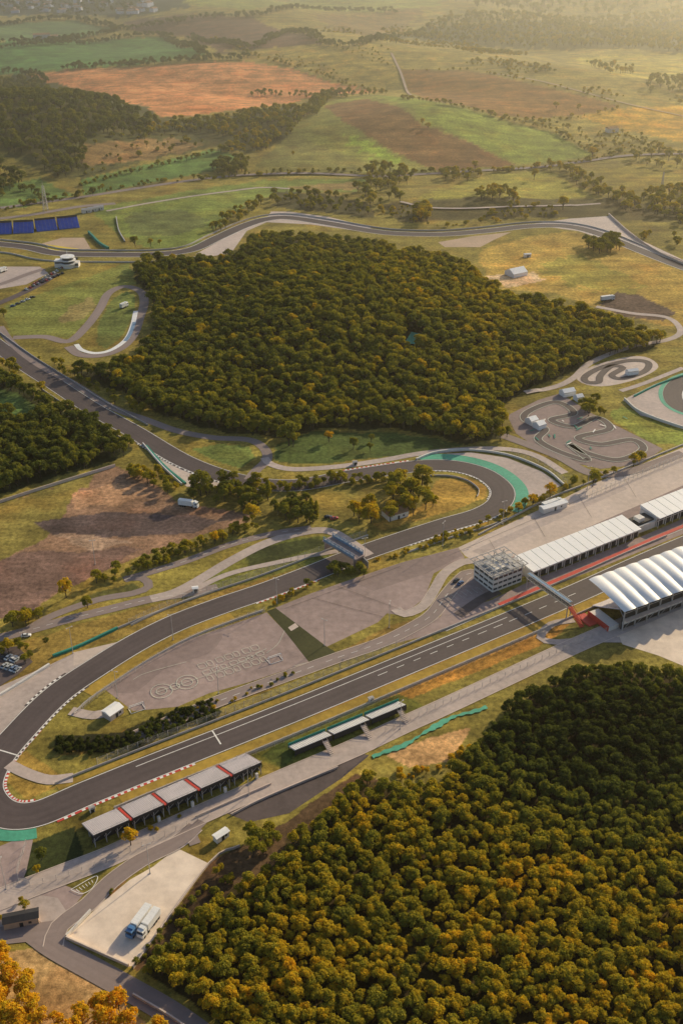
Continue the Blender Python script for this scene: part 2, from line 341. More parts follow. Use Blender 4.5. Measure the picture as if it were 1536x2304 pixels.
poly('layby',[(-30,2050),(60,2010),(130,2020),(150,2050),(110,2090),(60,2100),(-30,2085)],'light2',.02)
poly('gravel_runoff',[(-60,1600),(0,1545),(110,1497),(166,1470),(275,1443),(225,1490),(130,1540),(60,1600),(0,1662),(-60,1720)],'light2',.01)
poly('runoff_asphalt',[(166,1468),(276,1442),(235,1478),(166,1498)],'light',.03)
poly('runoff_asphalt',[(935,1040),(985,1022),(1060,1018),(1140,1030),(1220,1062),(1262,1092),(1225,1110),(1165,1140),(1155,1100),(1120,1070),(1040,1045)],'light2',.01)
poly('runoff_asphalt',[(325,998),(350,1000),(560,1088),(500,1098),(420,1095),(370,1050)],'light',.01)
poly('runoff_asphalt',[(440,572),(520,528),(550,512),(600,490),(610,476),(650,476),(740,488),(835,512),(820,522),(700,505),(600,500),(555,520),(520,570),(480,576)],'light',.01)
poly('runoff_asphalt',[(1190,505),(1280,492),(1370,486),(1440,540),(1536,585),(1536,600),(1400,552),(1300,520)],'light',.01)
poly('gravel_runoff',[(985,545),(1060,532),(1150,522),(1110,540),(1080,556),(1000,556)],'sand',.01)
poly('gravel_runoff',[(95,548),(140,535),(190,535),(205,560),(120,566)],'sand',.01)
poly('painted_runoff',[(105,550),(180,560),(130,564),(110,561)],'yellow',.09)
poly('kart_paddock',[(1140,935),(1210,900),(1260,885),(1330,930),(1440,985),(1490,1010),(1440,1045),(1350,1055),(1240,1030),(1160,975)],'asph_patch',.01)
poly('kart_track_apron',[(1295,848),(1330,825),(1400,805),(1450,803),(1480,825),(1440,850),(1370,868),(1320,866)],'light',.01,smooth=True)
poly('circuit_apron',[(1400,900),(1470,865),(1540,840),(1700,800),(1700,980),(1540,960),(1440,935)],'light2',.01)
poly('access_pavement',[(985,1395),(1060,1285),(1110,1300),(1120,1340),(1000,1395)],'asph',.015)
poly('paved_area',[(-60,600),(90,600),(110,615),(60,640),(-60,660)],'light2',.01)
# main circuit
TR=C([(-110,690),(-40,750),(40,810),(130,868),(210,920),(300,970),(420,1040),(545,1082),(660,1092),(780,1072),(890,1055),(960,1047),(1030,1050),(1090,1068),(1128,1100),(1122,1132),(1080,1158),(1000,1182),(900,1215),(800,1250),(700,1290),(600,1328),(500,1362),(400,1400),(310,1445),(220,1500),(130,1562),(50,1642),(-10,1715),(-32,1780),(5,1828),(80,1832),(200,1783),(350,1722),(500,1663),(700,1583),(850,1521),(1000,1459),(1150,1397),(1300,1333),(1536,1228),(1900,1080)],1.25)
ribbon('race_track',TR,-6.8,6.8,'track',.05)
for o in(-6.5,6.5): ribbon('track_edge_line',TR,o-.16,o+.16,'wline',.07)
def idx(c,px):
    p=np.array(G(*px)); return int(np.argmin(np.linalg.norm(c-p,axis=1)))
def seg(c,a,b): i,j=sorted((idx(c,a),idx(c,b))); return c[i:j+1]
def kerb(c,o0,o1,m='red'): return ribbon('kerb',c,o0,o1,m,.10,mats2=('wline',1.3))
kerb(seg(TR,(60,1635),(10,1830)),6.8,7.8); kerb(seg(TR,(10,1830),(90,1832)),6.8,7.8)
kerb(seg(TR,(110,1820),(420,1693)),-7.8,-6.8); kerb(seg(TR,(180,1530),(90,1600)),-7.7,-6.8,'track')
kerb(seg(TR,(970,1047),(1120,1132)),-7.5,-6.8,'track'); kerb(seg(TR,(1120,1132),(900,1215)),6.8,7.5,'track'); kerb(seg(TR,(330,990),(530,1078)),-7.8,-6.8,'track')
kerb(seg(TR,(700,1290),(560,1340)),6.8,7.5); kerb(seg(TR,(170,1530),(0,1700)),6.8,7.6,'track'); kerb(seg(TR,(780,1072),(930,1050)),6.8,7.8)
ribbon('painted_runoff',seg(TR,(950,1048),(1118,1138)),7.0,14.0,'green',.04)
ribbon('painted_runoff',seg(TR,(-32,1780),(80,1832)),-12,-7.0,'green',.04)
ribbon('pit_exit_line',seg(TR,(310,1735),(1150,1397)),3.0,3.3,'wline',.08)
ribbon('grid_dashes',seg(TR,(850,1521),(1300,1333)),0,.3,'wline',.08,dash=(4,5))
ribbon('track_verge',seg(TR,(250,1770),(1500,1240)),-12,-7.2,'ggrass',.02)
ribbon('track_verge',seg(TR,(150,1800),(1000,1459)),7.2,10,'ggrass',.02)
ribbon('track_verge',seg(TR,(500,1362),(160,1540)),7.2,13,'ggrass',.02)
for a,b in(((478,1645),(497,1675)),((0,1688),(40,1700))):
    ribbon('timing_line',C([a,b],1),-.3,.3,'wline',.09)
TF=C([(-150,530),(-40,545),(60,556),(130,570),(250,573),(350,572),(430,562),(490,535),(550,508),(600,493),(650,490),(740,503),(830,519),(900,526),(1000,527),(1100,519),(1190,509),(1270,509),(1340,524),(1420,556),(1500,588),(1600,625),(1800,700)],4)
ribbon('race_track',TF,-6.5,6.5,'track',.05)
for o in(-6.3,6.3): ribbon('track_edge_line',TF,o-.3,o+.3,'wline',.07)
ribbon('painted_runoff',seg(TF,(1490,585),(1540,605)),7,10,'red',.04)
cx=C([(1700,840),(1600,842),(1535,858),(1512,885),(1530,915),(1600,935),(1750,960)],3)
ribbon('race_track',cx,-6,6,'track',.05); ribbon('painted_runoff',cx,-9,-6.3,'green',.04); ribbon('track_edge_line',cx,5.8,6.4,'wline',.08)
PLn=C([(1000,1418),(1150,1352),(1230,1318),(1330,1275),(1440,1228),(1536,1187),(1900,1040)],4)
ribbon('pit_lane_stripe',PLn[8:],-.2,2.0,'red',.06); ribbon('pit_lane_line',PLn,-1.1,-.8,'wline',.06)
def road(px,w,m='asph_road',line=None,name='service_road',base=.03,edge=False,step=3):
    c=C(px,step); ribbon(name,c,-w/2,w/2,m,base)
    if line: ribbon('road_centre_line',c,-.1,.1,'wline',base+.05,dash=line)
    if edge:
        for s in(-1,1): ribbon('kerb_stone',c,s*w/2,s*(w/2+.35),'light',base+.09)
    return c
R1=road([(1900,1200),(1536,1350),(1430,1395),(1300,1450),(1150,1520),(1000,1590),(900,1635),(800,1682),(700,1725),(560,1785),(440,1838),(330,1888),(240,1930),(150,1965),(60,2000),(-40,2040)],9,'light2',edge=True,name='road')
road([(-40,1445),(60,1420),(150,1395),(250,1370),(340,1348),(420,1335),(490,1322)],6,line=(3,4))
road([(60,1418),(120,1385),(220,1350),(300,1335),(335,1320),(322,1302),(280,1302)],4.5)
road([(340,1348),(390,1335),(440,1310),(520,1262),(600,1222),(680,1198),(740,1195),(790,1222),(830,1250)],6,'light2')
road([(280,1305),(330,1290),(420,1262),(520,1225),(620,1200),(700,1188)],5,line=(3,4))
road([(440,1325),(520,1290),(640,1262),(700,1250),(760,1240)],3.5,'light2')
R3=road([(1120,1310),(1060,1290),(1030,1310),(1000,1345),(975,1380),(940,1405),(860,1445),(760,1480),(650,1520),(540,1560),(450,1595),(300,1660)],6.5,line=(3,4),edge=True)
road([(890,1370),(910,1382),(950,1365),(975,1330),(1000,1290),(1040,1265),(1075,1262)],4.5,'light2',edge=True)
road([(0,735),(30,775),(90,822),(170,865),(250,915),(330,945),(400,970),(480,985),(560,990),(595,1010),(600,1035),(575,1060),(560,1080)],6)
road([(595,1030),(610,1045),(660,1056),(760,1050),(860,1036),(950,1020),(1060,1010),(1150,1012),(1210,1028),(1270,1065)],5,'light2')
road([(30,760),(100,758),(155,768),(195,735),(225,695),(245,660),(280,645),(315,655),(325,680),(315,715),(300,755),(270,785),(225,800),(180,798),(155,780)],7,step=2)
ribbon('painted_runoff',C([(306,700),(298,735),(283,765),(250,788),(215,795),(185,788),(172,775)],2),-1.8,1.8,'white',.09)
ribbon('painted_runoff',C([(303,725),(294,750),(282,768)],2),-1.4,1.4,'bluesteel',.11)
road([(-100,478),(0,468),(100,455),(200,441),(300,425),(400,410),(500,398),(600,393),(720,392),(850,396),(960,392),(1060,386),(1200,378),(1300,366),(1400,352),(1536,347),(1800,340)],8,'asph_road',name='road',step=8)
road([(240,475),(330,458),(430,442),(520,430),(590,422),(660,425)],4,'light2',name='farm_track',step=6)
road([(-80,500),(60,485),(180,465),(260,458)],8,'asph_road',name='road',step=6)
road([(880,120),(905,175),(925,215)],3.5,'sand',name='farm_track',step=15)
road([(1100,165),(1200,180),(1300,205),(1400,232),(1536,262)],3.5,'sand',name='farm_track',step=15)
road([(900,455),(960,468),(1060,470),(1200,465),(1350,458)],4,'light2',name='farm_track',step=6)
road([(1180,885),(1250,870),(1290,850),(1330,815),(1420,780),(1500,765),(1530,745),(1500,715),(1420,705),(1340,690)],5,'light2')
road([(1130,980),(1250,1025),(1330,1065),(1420,1060),(1536,1020)],7,'asph_road')
road([(1395,880),(1450,862),(1536,828)],4,'light2')
road([(120,2130),(135,2085),(200,2035),(250,1985),(320,1935),(400,1895),(440,1860)],6,'asph_road',edge=True)
road([(60,2085),(120,2130),(200,2175),(290,2225),(400,2290),(520,2380)],8,'asph_road',name='road')
road([(440,1900),(432,1875),(455,1848)],4,'asph_road')
road([(-40,2110),(60,2100),(130,2090)],7,'asph_road',name='road')
road([(1395,1440),(1320,1440),(1250,1445),(1215,1435),(1240,1405),(1290,1395)],4,'light2')
road([(-60,648),(0,640),(60,618),(100,605)],6,'asph_road')
road([(-20,690),(40,665),(90,640),(130,615)],7,'asph_dark')
road([(160,1600),(210,1610),(260,1600)],5,'light2')
road([(20,1720),(60,1740),(110,1755),(165,1750)],5,'light2')
road([(1030,1385),(1080,1350),(1120,1330)],5,'asph_dark')
for k in range(9):
    ribbon('parking_bay_line',C([(1000+12*k,1340-3*k),(1014+12*k,1350-3*k)],2),-.07,.07,'pale',.1)
for px in([(700,1345),(860,1388)],[(760,1320),(900,1372)],[(1100,1215),(1120,1250)],[(1200,1165),(1225,1208)],[(1300,1115),(1330,1165)],[(1400,1070),(1430,1120)],[(640,1370),(900,1275)],[(1010,1250),(1290,1130),(1500,1040)]):
    ribbon('pavement_joint',C(px,3),-.08,.08,'asph_dark',.03)
KT=C([(1190,925),(1250,905),(1290,930),(1240,945),(1290,960),(1340,940),(1370,965),(1300,985),(1350,1000),(1420,990),(1445,1012),(1390,1035),(1320,1020),(1280,1000),(1320,1035),(1260,1018),(1210,990),(1225,965),(1180,945)],2,True)
ribbon('kart_track',KT,-2.2,2.2,'track',.06)
for o in(-2.4,2.4): ribbon('kart_track_edge',KT,o-.2,o+.2,'pale',.08)
K2=C([(1315,848),(1350,828),(1410,812),(1455,815),(1450,835),(1400,852),(1375,845),(1400,828),(1375,824),(1350,845),(1345,860),(1320,860)],2,True)
ribbon('kart_track',K2,-2.4,2.4,'track',.06)
for k in range(16):
    x,y=(1235+random.uniform(-40,170),960+random.uniform(-25,50))
    ribbon('tyre_wall',C([(x,y),(x+random.uniform(-14,14),y+random.uniform(3,10))],2),-.4,.4,'greend' if k%3 else 'wline',.3)
Fm,_=frame((355,1570),(640,1470)); 
for u,r in((3,4.5),(3,2.2),(14.5,4.5),(14.5,2.4),(9,2)): 
    p=Fm@Vector((u,3,0)); c=np.array([(p.x+r*math.cos(t),p.y+r*math.sin(t)) for t in np.linspace(0,2*math.pi,25)]); ribbon('training_marking',c,-.14,.14,'pale',.04)
for i in range(7):
    for j in range(3):
        u=23+i*4.2; v=-1+j*4.6; w=3.0 if (i+j)%3 else 2.0; h=3.2 if j!=1 else 2.4
        c=np.array([tuple((Fm@Vector((u+a*w,v+b*h,0))).xy) for a,b in((0,.15),(0,1),(.2,1.05),(1,1),(1,0),(.15,0),(0,.15))])
        ribbon('training_marking',cat(c,1),-.11,.11,'pale',.04)
for px in([(600,1470),(625,1450),(640,1420)],[(300,1530),(330,1515),(420,1490)],[(350,1560),(520,1500),(600,1460)],[(660,1500),(690,1492)]):
    ribbon('training_marking',C(px,2),-.1,.1,'pale',.04)
for px in([(440,1840),(610,1765)],[(520,1835),(600,1795),(760,1728)],[(300,2180),(470,1945),(540,1905)]):
    barrier('retaining_wall',C(px,3),1.0,'light',.4)
barrier('retaining_wall',C([(150,2112),(290,2175)],3),1.3,'conc',.5); barrier('retaining_wall',C([(150,2110),(205,2052)],3),1.5,'wall',.5)
for a,b,o,h in(((150,1800),(1536,1228),11,1.0),((230,1775),(1500,1245),-13,1.1),((560,1340),(100,1590),14,1.0),((860,1230),(330,1435),-12,1.0),((-60,730),(300,970),11,1.0),((130,868),(320,985),-11,1.1),((960,1047),(1122,1132),-13,1),((880,1222),(1100,1150),12,1)):
    c=seg(TR,a,b)[::2]; barrier('guard_rail',c,h,'rail',.3,o)
for a,b,o in(((230,1775),(1200,1376),-14.5),((250,1770),(950,1480),12.5),((560,1340),(120,1575),15.5),((860,1230),(330,1435),-13.5)):
    fence('catch_fence',seg(TR,a,b)[::2],3.2,o)
barrier('tyre_barrier',C([(-40,1590),(0,1566),(60,1530),(112,1497)],2),1.1,'wall',1.0); barrier('tyre_barrier',C([(120,1478),(180,1455),(265,1415)],2),1.2,'greend',1.0)
barrier('guard_rail',C([(265,1415),(400,1360),(480,1330)],3),1,'rail',.3)
barrier('tyre_barrier',C([(935,1035),(985,1018),(1060,1014),(1145,1026),(1225,1058),(1268,1092)],2),1.2,'wall',.8)
fence('catch_fence',C([(1150,1020),(1225,1050),(1275,1090)],3),3)
barrier('tyre_barrier',C([(330,1005),(370,1050),(418,1090)],2),1.2,'greend',1.0);barrier('guard_rail',C([(322,1000),(365,1050),(410,1092)],2),1.4,'white',.5)
barrier('boundary_wall',C([(-100,1165),(0,1132),(130,1090),(260,1050)],4),1.8,'light',.4)
barrier('guard_rail',off(TF,11),1.2,'rail',.5); barrier('guard_rail',off(seg(TF,(0,550),(420,565)),-22),1.2,'rail',.5)
barrier('boundary_wall',C([(1368,484),(1420,530),(1490,575),(1600,620)],4),2,'light',.8)
barrier('boundary_wall',C([(1403,900),(1440,930),(1536,965),(1700,1010)],4),1.8,'wall',.7); barrier('tyre_barrier',C([(1425,893),(1480,866),(1536,846)],4),1.2,'greend',.8)
barrier('boundary_wall',C([(200,525),(225,550),(245,562)],3),2.5,'greend',1.5); barrier('boundary_wall',C([(262,490),(268,520),(282,545)],3),1.5,'rail',.8)
fence('perimeter_fence',C([(1536,1345),(1300,1440),(1000,1575),(860,1640)],4),2.5,2)
fence('perimeter_fence',C([(60,1900),(45,1990),(190,1960),(330,1900),(470,1835)],4),2.5)
fence('perimeter_fence',C([(1330,1118),(1440,1072),(1540,1030),(1700,965)],4),4,0,'wall',3.5)
barrier('boundary_wall',C([(1075,1205),(1230,1125),(1330,1085),(1540,1000)],4),1.0,'rail',.4)
sn=C([(838,1705),(880,1690),(930,1665),(985,1632),(1040,1608),(1095,1592)],1); ii=np.arange(len(sn)); ribbon('slope_netting',sn,-.9+.6*np.sin(ii*.35)+.3*np.sin(ii*1.7),1.0+.5*np.sin(ii*.23)+.3*np.sin(ii*1.3),'green',.12)
barrier('boundary_wall',C([(300,2240),(400,2300),(500,2380)],3),1.2,'light',.5)
# ---------------------------------------------------------------- grandstands / buildings
def stand_A():
    F,L=frame((215,1908),(590,1742)); mb=MB(); D=12.5; n=5; w=L/n
    for i in range(n):
        x0=i*w+(1.6 if i else 0); x1=(i+1)*w
        for r in range(12):
            y=D-(r+1)*D/12; z=1.2+r*.42; mb.box(x0,x1,y,y+D/12,z-.35,z,5,F)
            k=int((x1-x0-.2)/.62)
            for q in range(k): mb.box(x0+.15+q*.62,x0+.65+q*.62,y+.12,y+.6,z+.02,z+.34,0,F)
        mb.box(x0,x1,-.15,0,4.8,6.2,1,F)
        if i:
            for r in range(12):
                y=D-(r+1)*D/12; z=1.1+r*.42; mb.box(i*w+.35,i*w+1.25,y,y+D/12,z-.3,z,2,F)
        for k in range(4):
            x=x0+.3+k*(x1-x0-.6)/3
            mb.box(x-.12,x+.12,.2,.5,0,5.6,3,F); mb.box(x-.12,x+.12,6,6.3,0,3.4,3,F); mb.bar((x,.3,.5),(x,6,3.2),.15,3,F)
            mb.bar((x,.3,3),(min(x+3.5,x1),.3,5.4),.12,3,F)
        mb.box(x0,x1,2.5,2.7,0,4.9,1,F)
        mb.bar((x0,0,7.0),(x1,0,7.0),.1,3,F)
        for k in range(7): mb.bar((x0+k*(x1-x0)/6,0,5.8),(x0+k*(x1-x0)/6,0,7.0),.08,3,F)
        mb.box(x1-3.2,x1-2.2,-1.2,-.2,0,2.4,4,F)
    mb.obj('grandstand',['seat','dark','red','grey','wall','seatgap'])
stand_A()
def stand_B():
    F,L=frame((662,1705),(915,1600)); mb=MB(); n=3; w=L/n
    for i in range(n):
        x0=i*w+.4; x1=(i+1)*w-.4
        for r in range(6):
            y=5.4-(r+1)*.9; z=1.6+r*.35; mb.box(x0,x1,y,y+.9,z-.3,z,0,F)
            k=int((x1-x0)/.9)
            for q in range(k): mb.box(x0+.2+q*.9,x0+.8+q*.9,y+.1,y+.6,z,z+.35,1,F)
        mb.box(x0,x1,5.4,5.6,.6,2.9,2,F); mb.box(x0,x1,-.15,0,1.0,3.6,3,F)
        for k in range(5):
            x=x0+k*(x1-x0-.2)/4; mb.box(x,x+.2,.1,.3,0,3.2,3,F); mb.box(x,x+.2,5,5.2,0,1.4,3,F)
        xs=x0+(x1-x0)*.72; 
        for r in range(9): mb.box(xs,xs+2,-.3-(r+1)*.7,-.3-r*.7,2.6-r*.3-.3,2.6-r*.3,4,F)
        mb.bar((xs,-.2,3.4),(xs,-6.5,.9),.1,4,F); mb.bar((xs+2,-.2,3.4),(xs+2,-6.5,.9),.1,4,F)
    mb.obj('grandstand',['seatgap','white','greend','dark','light'])
stand_B()
def stand_blue(A,B_):
    F,L=frame(A,B_); mb=MB(); n=max(1,int(L/16)); w=L/n
    for i in range(n):
        for r in range(9): mb.box(i*w+.8,(i+1)*w-.8,r*1.2,(r+1)*1.2,0 if r==0 else 1+r*.8-.8,1.2+r*.8,0,F)
        for x in np.arange(i*w+3,(i+1)*w-2,3.5):
            for r in range(9): mb.box(x,x+.5,r*1.2+.1,r*1.2+1.1,1.2+r*.8,1.23+r*.8,2,F)
        mb.box(i*w+.8,(i+1)*w-.8,10.8,11.1,0,9.5,1,F)
    mb.obj('grandstand',['blue','dark','grey'])
stand_blue((-120,533),(78,524)); stand_blue((82,522),(182,512))
def stand_main():
    F,L=frame((1397,1418),(1560,1355)); L=115; mb=MB(); D=22; 
    for r in range(22):
        y=D-2-(r+1)*.82; z=1.5+r*.42; mb.box(0,L,y,y+.82,z-.4,z,0,F)
    mb.box(0,L,.5,1,0,10.4,1,F)
    nb=int(L/7.2)
    for k in range(nb+1):
        x=k*7.2; mb.box(x-.25,x+.25,-.6,-.1,0,11.8,2,F); mb.bar((x,-.3,11.8),(x,D,14.6),.35,2,F); mb.bar((x,-.3,7),(x,6,12.5),.25,2,F)
        for zz in(3,6,9): mb.box(x,x+7.2,-.35,-.2,zz,zz+.25,2,F)
        mb.bar((x,-.5,.2),(x+7.2,-.5,6),.15,2,F)
    mb.box(0,L,-.2,.3,3.2,4.6,4,F); mb.box(0,L,-2.4,-.4,5.9,6.1,3,F)
    mb.box(-6,0,2,D-6,0,2.2,4,F); mb.box(-6.2,-6,2,D-6,0,3.0,5,F); mb.box(-11,-6.2,9,D-4,0,.6,5,F)
    o=mb.obj('main_grandstand',['seat','dark','grey','light','wall','red'])
    nx=nb*12; ny=14; rv=MB()
    for i in range(nx+1):
        x=i*(nb*7.2)/nx-2
        for j in range(ny+1):
            t=j/ny; sc=abs(math.sin(math.pi*i/12)); y=-1.8-1.6*sc*.9*(1-t)**4+t*(D+2.4)
            z=11.8+3.2*math.sin(t*1.5)+1.15*sc*(1-.6*t)
            rv.v.append(tuple(F@Vector((x,y,z))))
    for i in range(nx):
        for j in range(ny): a=i*(ny+1)+j; rv.f.append((a,a+ny+1,a+ny+2,a+1)); rv.m.append(0)
    r=rv.obj('membrane_roof',['roof']); r.parent=o
    for p in r.data.polygons: p.use_smooth=True
stand_main()
def pit_building(A,B_,D=13,h=5.5,ext=0):
    F,L=frame(A,B_); L+=ext; mb=MB()
    mb.box(0,L,1.2,D,0,h-.6,0,F); n=int(L/5.2); w=L/n
    for k in range(n):
        mb.box(k*w+.5,(k+1)*w-.5,1.12,1.2,.05,3.0,1,F)
        mb.box(k*w+.3,(k+1)*w-.3,1.13,1.2,3.5,4.5,2,F)
        mb.box(k*w-.1,k*w+.15,-.2,.1,0,h-.5,0,F)
        mb.add([(k*w,-.6,h),(k*w+w*.93,-.6,h),(k*w+w*.93,D+.4,h+1.5),(k*w,D+.4,h+1.5),(k*w,-.6,h-.35),(k*w+w*.93,-.6,h-.35),(k*w+w*.93,D+.4,h-.35),(k*w,D+.4,h-.35)],
               [(0,1,2,3),(4,7,6,5),(0,4,5,1),(1,5,6,2),(2,6,7,3),(3,7,4,0)],3,F)
        mb.box(k*w+w*.93,k*w+w,-.4,D+.2,h-.5,h-.1,4,F)
    mb.obj('pit_building',['wall','dark','glass','roof','grey'])
pit_building((1195,1307),(1438,1209)); pit_building((1478,1188),(1560,1155),13,6,70)
F,L=frame((1440,1205),(1478,1190)); mb=MB(); mb.box(0,L,2,11,0,4,0,F); mb.box(.5,L-.5,3,10,4,5,1,F); mb.box(2,6,4,8,5,7,0,F); mb.obj('pit_lane_kiosk',['wall','dark','red'])
def tower():
    F,L=frame((1107,1334),(1172,1309)); D=14.5; mb=MB(); F=F@Matrix.Diagonal((1,1,.8,1))
    for k in range(3):
        z=k*3.5; mb.box(0,L,0,D,z,z+1.2,0,F); mb.box(.2,L-.2,.2,D-.2,z+1.2,z+2.8,1,F); mb.box(0,L,0,D,z+2.8,z+3.5,0,F)
        for x in np.linspace(0,L-.35,7): mb.box(x,x+.35,-.03,.25,z+1.2,z+2.8,0,F)
        for y in np.linspace(0,D-.35,5): mb.box(-.03,.25,y,y+.35,z+1.2,z+2.8,0,F); 
    mb.box(-.6,L+.6,-.6,D+.6,10.5,10.9,2,F)
    mb.box(3,L-3,3,D-3,10.9,12.6,0,F)
    z=13.6
    for x in np.linspace(-1.6,L+1.6,7): mb.bar((x,-1.6,z),(x,D+1.6,z),.35,2,F)
    for y in np.linspace(-1.6,D+1.6,6): mb.bar((-1.6,y,z),(L+1.6,y,z),.35,2,F)
    for x in np.linspace(0,L,4):
        for y in(0,D): mb.bar((x,y,10.9),(x,y,z),.3,2,F)
    for x in(0,L): mb.bar((x,0,10.9),(x+2,5,z),.2,2,F)
    for x in np.linspace(-1,L-2,6):
        for y in np.linspace(-1,D-3,4):
            if random.random()<.45: mb.box(x,x+2.2,y,y+2.4,z+.2,z+.27,2,F)
    mb.bar((4,6,13),(4,6,19),.2,2,F); mb.bar((L-4,9,13),(L-4,9,17),.2,2,F)
    mb.obj('control_tower',['wall','glass','grey'])
tower()
def gantry():
    a=plane(1188,1296,7);b=plane(1282,1362,7); F,L=frame(a,b,0,True); mb=MB()
    for z in(6.2,8.6):
        for y in(-1.2,1.2): mb.bar((0,y,z),(L,y,z),.28,0,F)
    n=12
    for k in range(n):
        x0=k*L/n;x1=(k+1)*L/n
        for y in(-1.2,1.2): mb.bar((x0,y,6.2),(x1,y,8.6),.14,0,F); mb.bar((x0,y,6.2),(x0,y,8.6),.14,0,F)
        mb.bar((x0,-1.2,8.6),(x1,1.2,8.6),.14,0,F)
    mb.box(0,L,-1.2,1.2,6.0,6.12,1,F); mb.box(0,L,-.7,.7,8.72,8.8,3,F)
    for x in(.5,L-.5):
        for y in(-1.1,1.1): mb.bar((x,y,0),(x,y,6.2),.35,0,F)
    for r in range(16): mb.box(L+r*.55,L+(r+1)*.55,-1.2,1.2,5.8-r*.38,6.1-r*.38,2,F)
    for y in(-1.25,1.25): mb.bar((L,y,7.2),(L+9,y,1.1),.18,2,F)
    mb.obj('footbridge',['grey','dark','red','bluesteel'])
gantry()
def bridge():
    a=plane(738,1212,5.5);b=plane(806,1252,5.5); F,L=frame(a,b,0,True); mb=MB()
    mb.box(-1,L+1,-3,3,4.6,5.4,1,F)
    for y in(-3.1,2.9):
        n=int(L/2.6)
        for k in range(n+1): x=k*L/n; mb.bar((x,y+.1,5.4),(x,y+.1,8),.25,0,F); 
        for z in(6.2,7.0,7.9): mb.bar((0,y+.1,z),(L,y+.1,z),.2,0,F)
        mb.box(0,L,y,y+.2,5.4,6.6,0,F)
    for x in(0,L-.8): mb.box(x,x+.8,-2.6,2.6,0,4.6,1,F)
    mb.obj('track_bridge',['bluesteel','asph'])
    F,L=frame((808,1262),(828,1282)); mb=MB()
    mb.box(0,9,-.15,.15,1.0,4.5,0,F); mb.bar((1,0,0),(1,0,1),.3,1,F); mb.bar((8,0,0),(8,0,1),.3,1,F); mb.obj('billboard',['grey','dark'])
bridge()
def race_building():
    x,y=G(155,600); mb=MB()
    for z0,h,r,mi in((0,3.2,6.5,0),(3.2,.5,7.4,1),(3.7,2.2,5.6,2),(5.9,.5,7.0,1),(6.4,2.2,4.8,2),(8.6,.6,6.2,1)):
        mb.cyl((0,0,z0),r,h,mi,10)
    mb.box(-11,-3,-3,4,0,5.5,0); mb.box(-11.1,-3.1,-3.1,4.1,5.5,5.9,1); mb.box(-11.05,-11,-2.5,3.5,3.6,4.9,2); mb.box(-10.5,-3.5,-3.08,-3,3.6,4.9,2)
    mb.box(3,9,-2,5,0,4,0); mb.box(3.2,8.8,-2.08,-2,1.5,3,2)
    mb.cyl((0,0,9.2),.15,5,1,6); mb.obj('race_control_building',['wall','white','glass'],(x,y,0))
race_building()
def tent(px,l,w,rot,h=3):
    x,y=G(*px); mb=MB(); mb.prism([(-w/2,0),(w/2,0),(w/2,h),(0,h+w*.28),(-w/2,h)],-l/2,l/2,0); mb.box(-l/2-.2,l/2+.2,-w/2-.2,-w/2,h-.2,h+.05,1)
    mb.box(l/2,l/2+.05,-1.2,1.2,0,2.4,1)
    mb.obj('white_tent',['roof','grey'],(x,y,float(H(x,y))),rot)
tent((1160,618),15,12,.55); tent((1275,888),9,6,.4); tent((1300,900),5,5,.4); tent((1195,952),6,6,.6); tent((1212,962),6,6,.6); tent((1420,842),8,4,.3)
def shed(px,l,w,h,rot,wall='wall',roof='grey',name='shed'):
    x,y=G(*px); mb=MB(); mb.box(-l/2,l/2,-w/2,w/2,0,h,0); mb.prism([(-w/2-.3,h),(w/2+.3,h),(0,h+w*.2)],-l/2-.3,l/2+.3,1)
    mb.box(-.6,.6,-w/2-.03,-w/2,0,2.1,2); mb.box(l/4-.5,l/4+.5,-w/2-.03,-w/2,1,2,2); mb.box(l/2,l/2+.03,-.8,.8,1,2,2)
    mb.obj(name,[wall,roof,'dark'],(x,y,float(H(x,y))),rot)
shed((888,1160),12,8,3.2,.5,'wall','dirt','clubhouse'); shed((498,1886),5.4,2.4,2.6,.75,'wall','white','site_office'); shed((255,1608),7,5,3,.9,'light','roof','marshal_hut')
shed((50,2075),11,4,3,.25,'sand','dark','gatehouse'); shed((1243,1145),16,4,3,.5,'wall','roof','service_building'); shed((208,1825),1.8,1.5,1.8,.5,'wall','grey','marshal_post'); shed((834,1578),1.8,1.5,1.9,.5,'wall','grey','marshal_post')
shed((440,1332),2.5,2,2.6,.2,'wall','roof','marshal_post'); shed((1185,578),6,3,2.8,.2,'wall','roof','site_office'); shed((798,1046),2.4,2,2.2,.2,'wall','grey','marshal_post')
shed((1375,297),14,9,5,.3,'wall','dirt','farm_house'); shed((95,88),30,14,8,.3,'wall','dirt','farm_house'); shed((120,90),20,12,7,.8,'wall','dirt','farm_house')
for k in range(44):
    px=(random.uniform(-20,350),random.uniform(2,32)); shed(px,random.uniform(13,22),random.uniform(10,13),random.uniform(6,9),random.uniform(0,3),'white','dirt','village_house')
for k in range(3): shed((195+k*14,478-k*3),9,5,3.4,.4,'wall','grey','ticket_booth')
c=C([(160,2003),(218,1972),(210,1998),(185,2012),(160,2003)],1); ribbon('traffic_island_marking',c,-.12,.12,'wline',.1)
for k in range(6): ribbon('traffic_island_marking',C([(172+7*k,2002-4*k),(180+6*k,2008-4*k)],1),-.1,.1,'wline',.1)
def frameobj(px,rot):
    x,y=G(*px); mb=MB()
    for s in(-3,3):
        mb.bar((s,-2,0),(s,0,2.6),.15); mb.bar((s,2,0),(s,0,2.6),.15); mb.bar((s,-2,.2),(s,2,.2),.15)
    mb.bar((-3,0,2.6),(3,0,2.6),.18); mb.bar((-3,-2,.2),(3,-2,.2),.15); mb.bar((-3,2,.2),(3,2,.2),.15)
    mb.obj('steel_frame',['white'],(x,y,0),rot)
frameobj((618,1485),.5); frameobj((308,1595),.5)
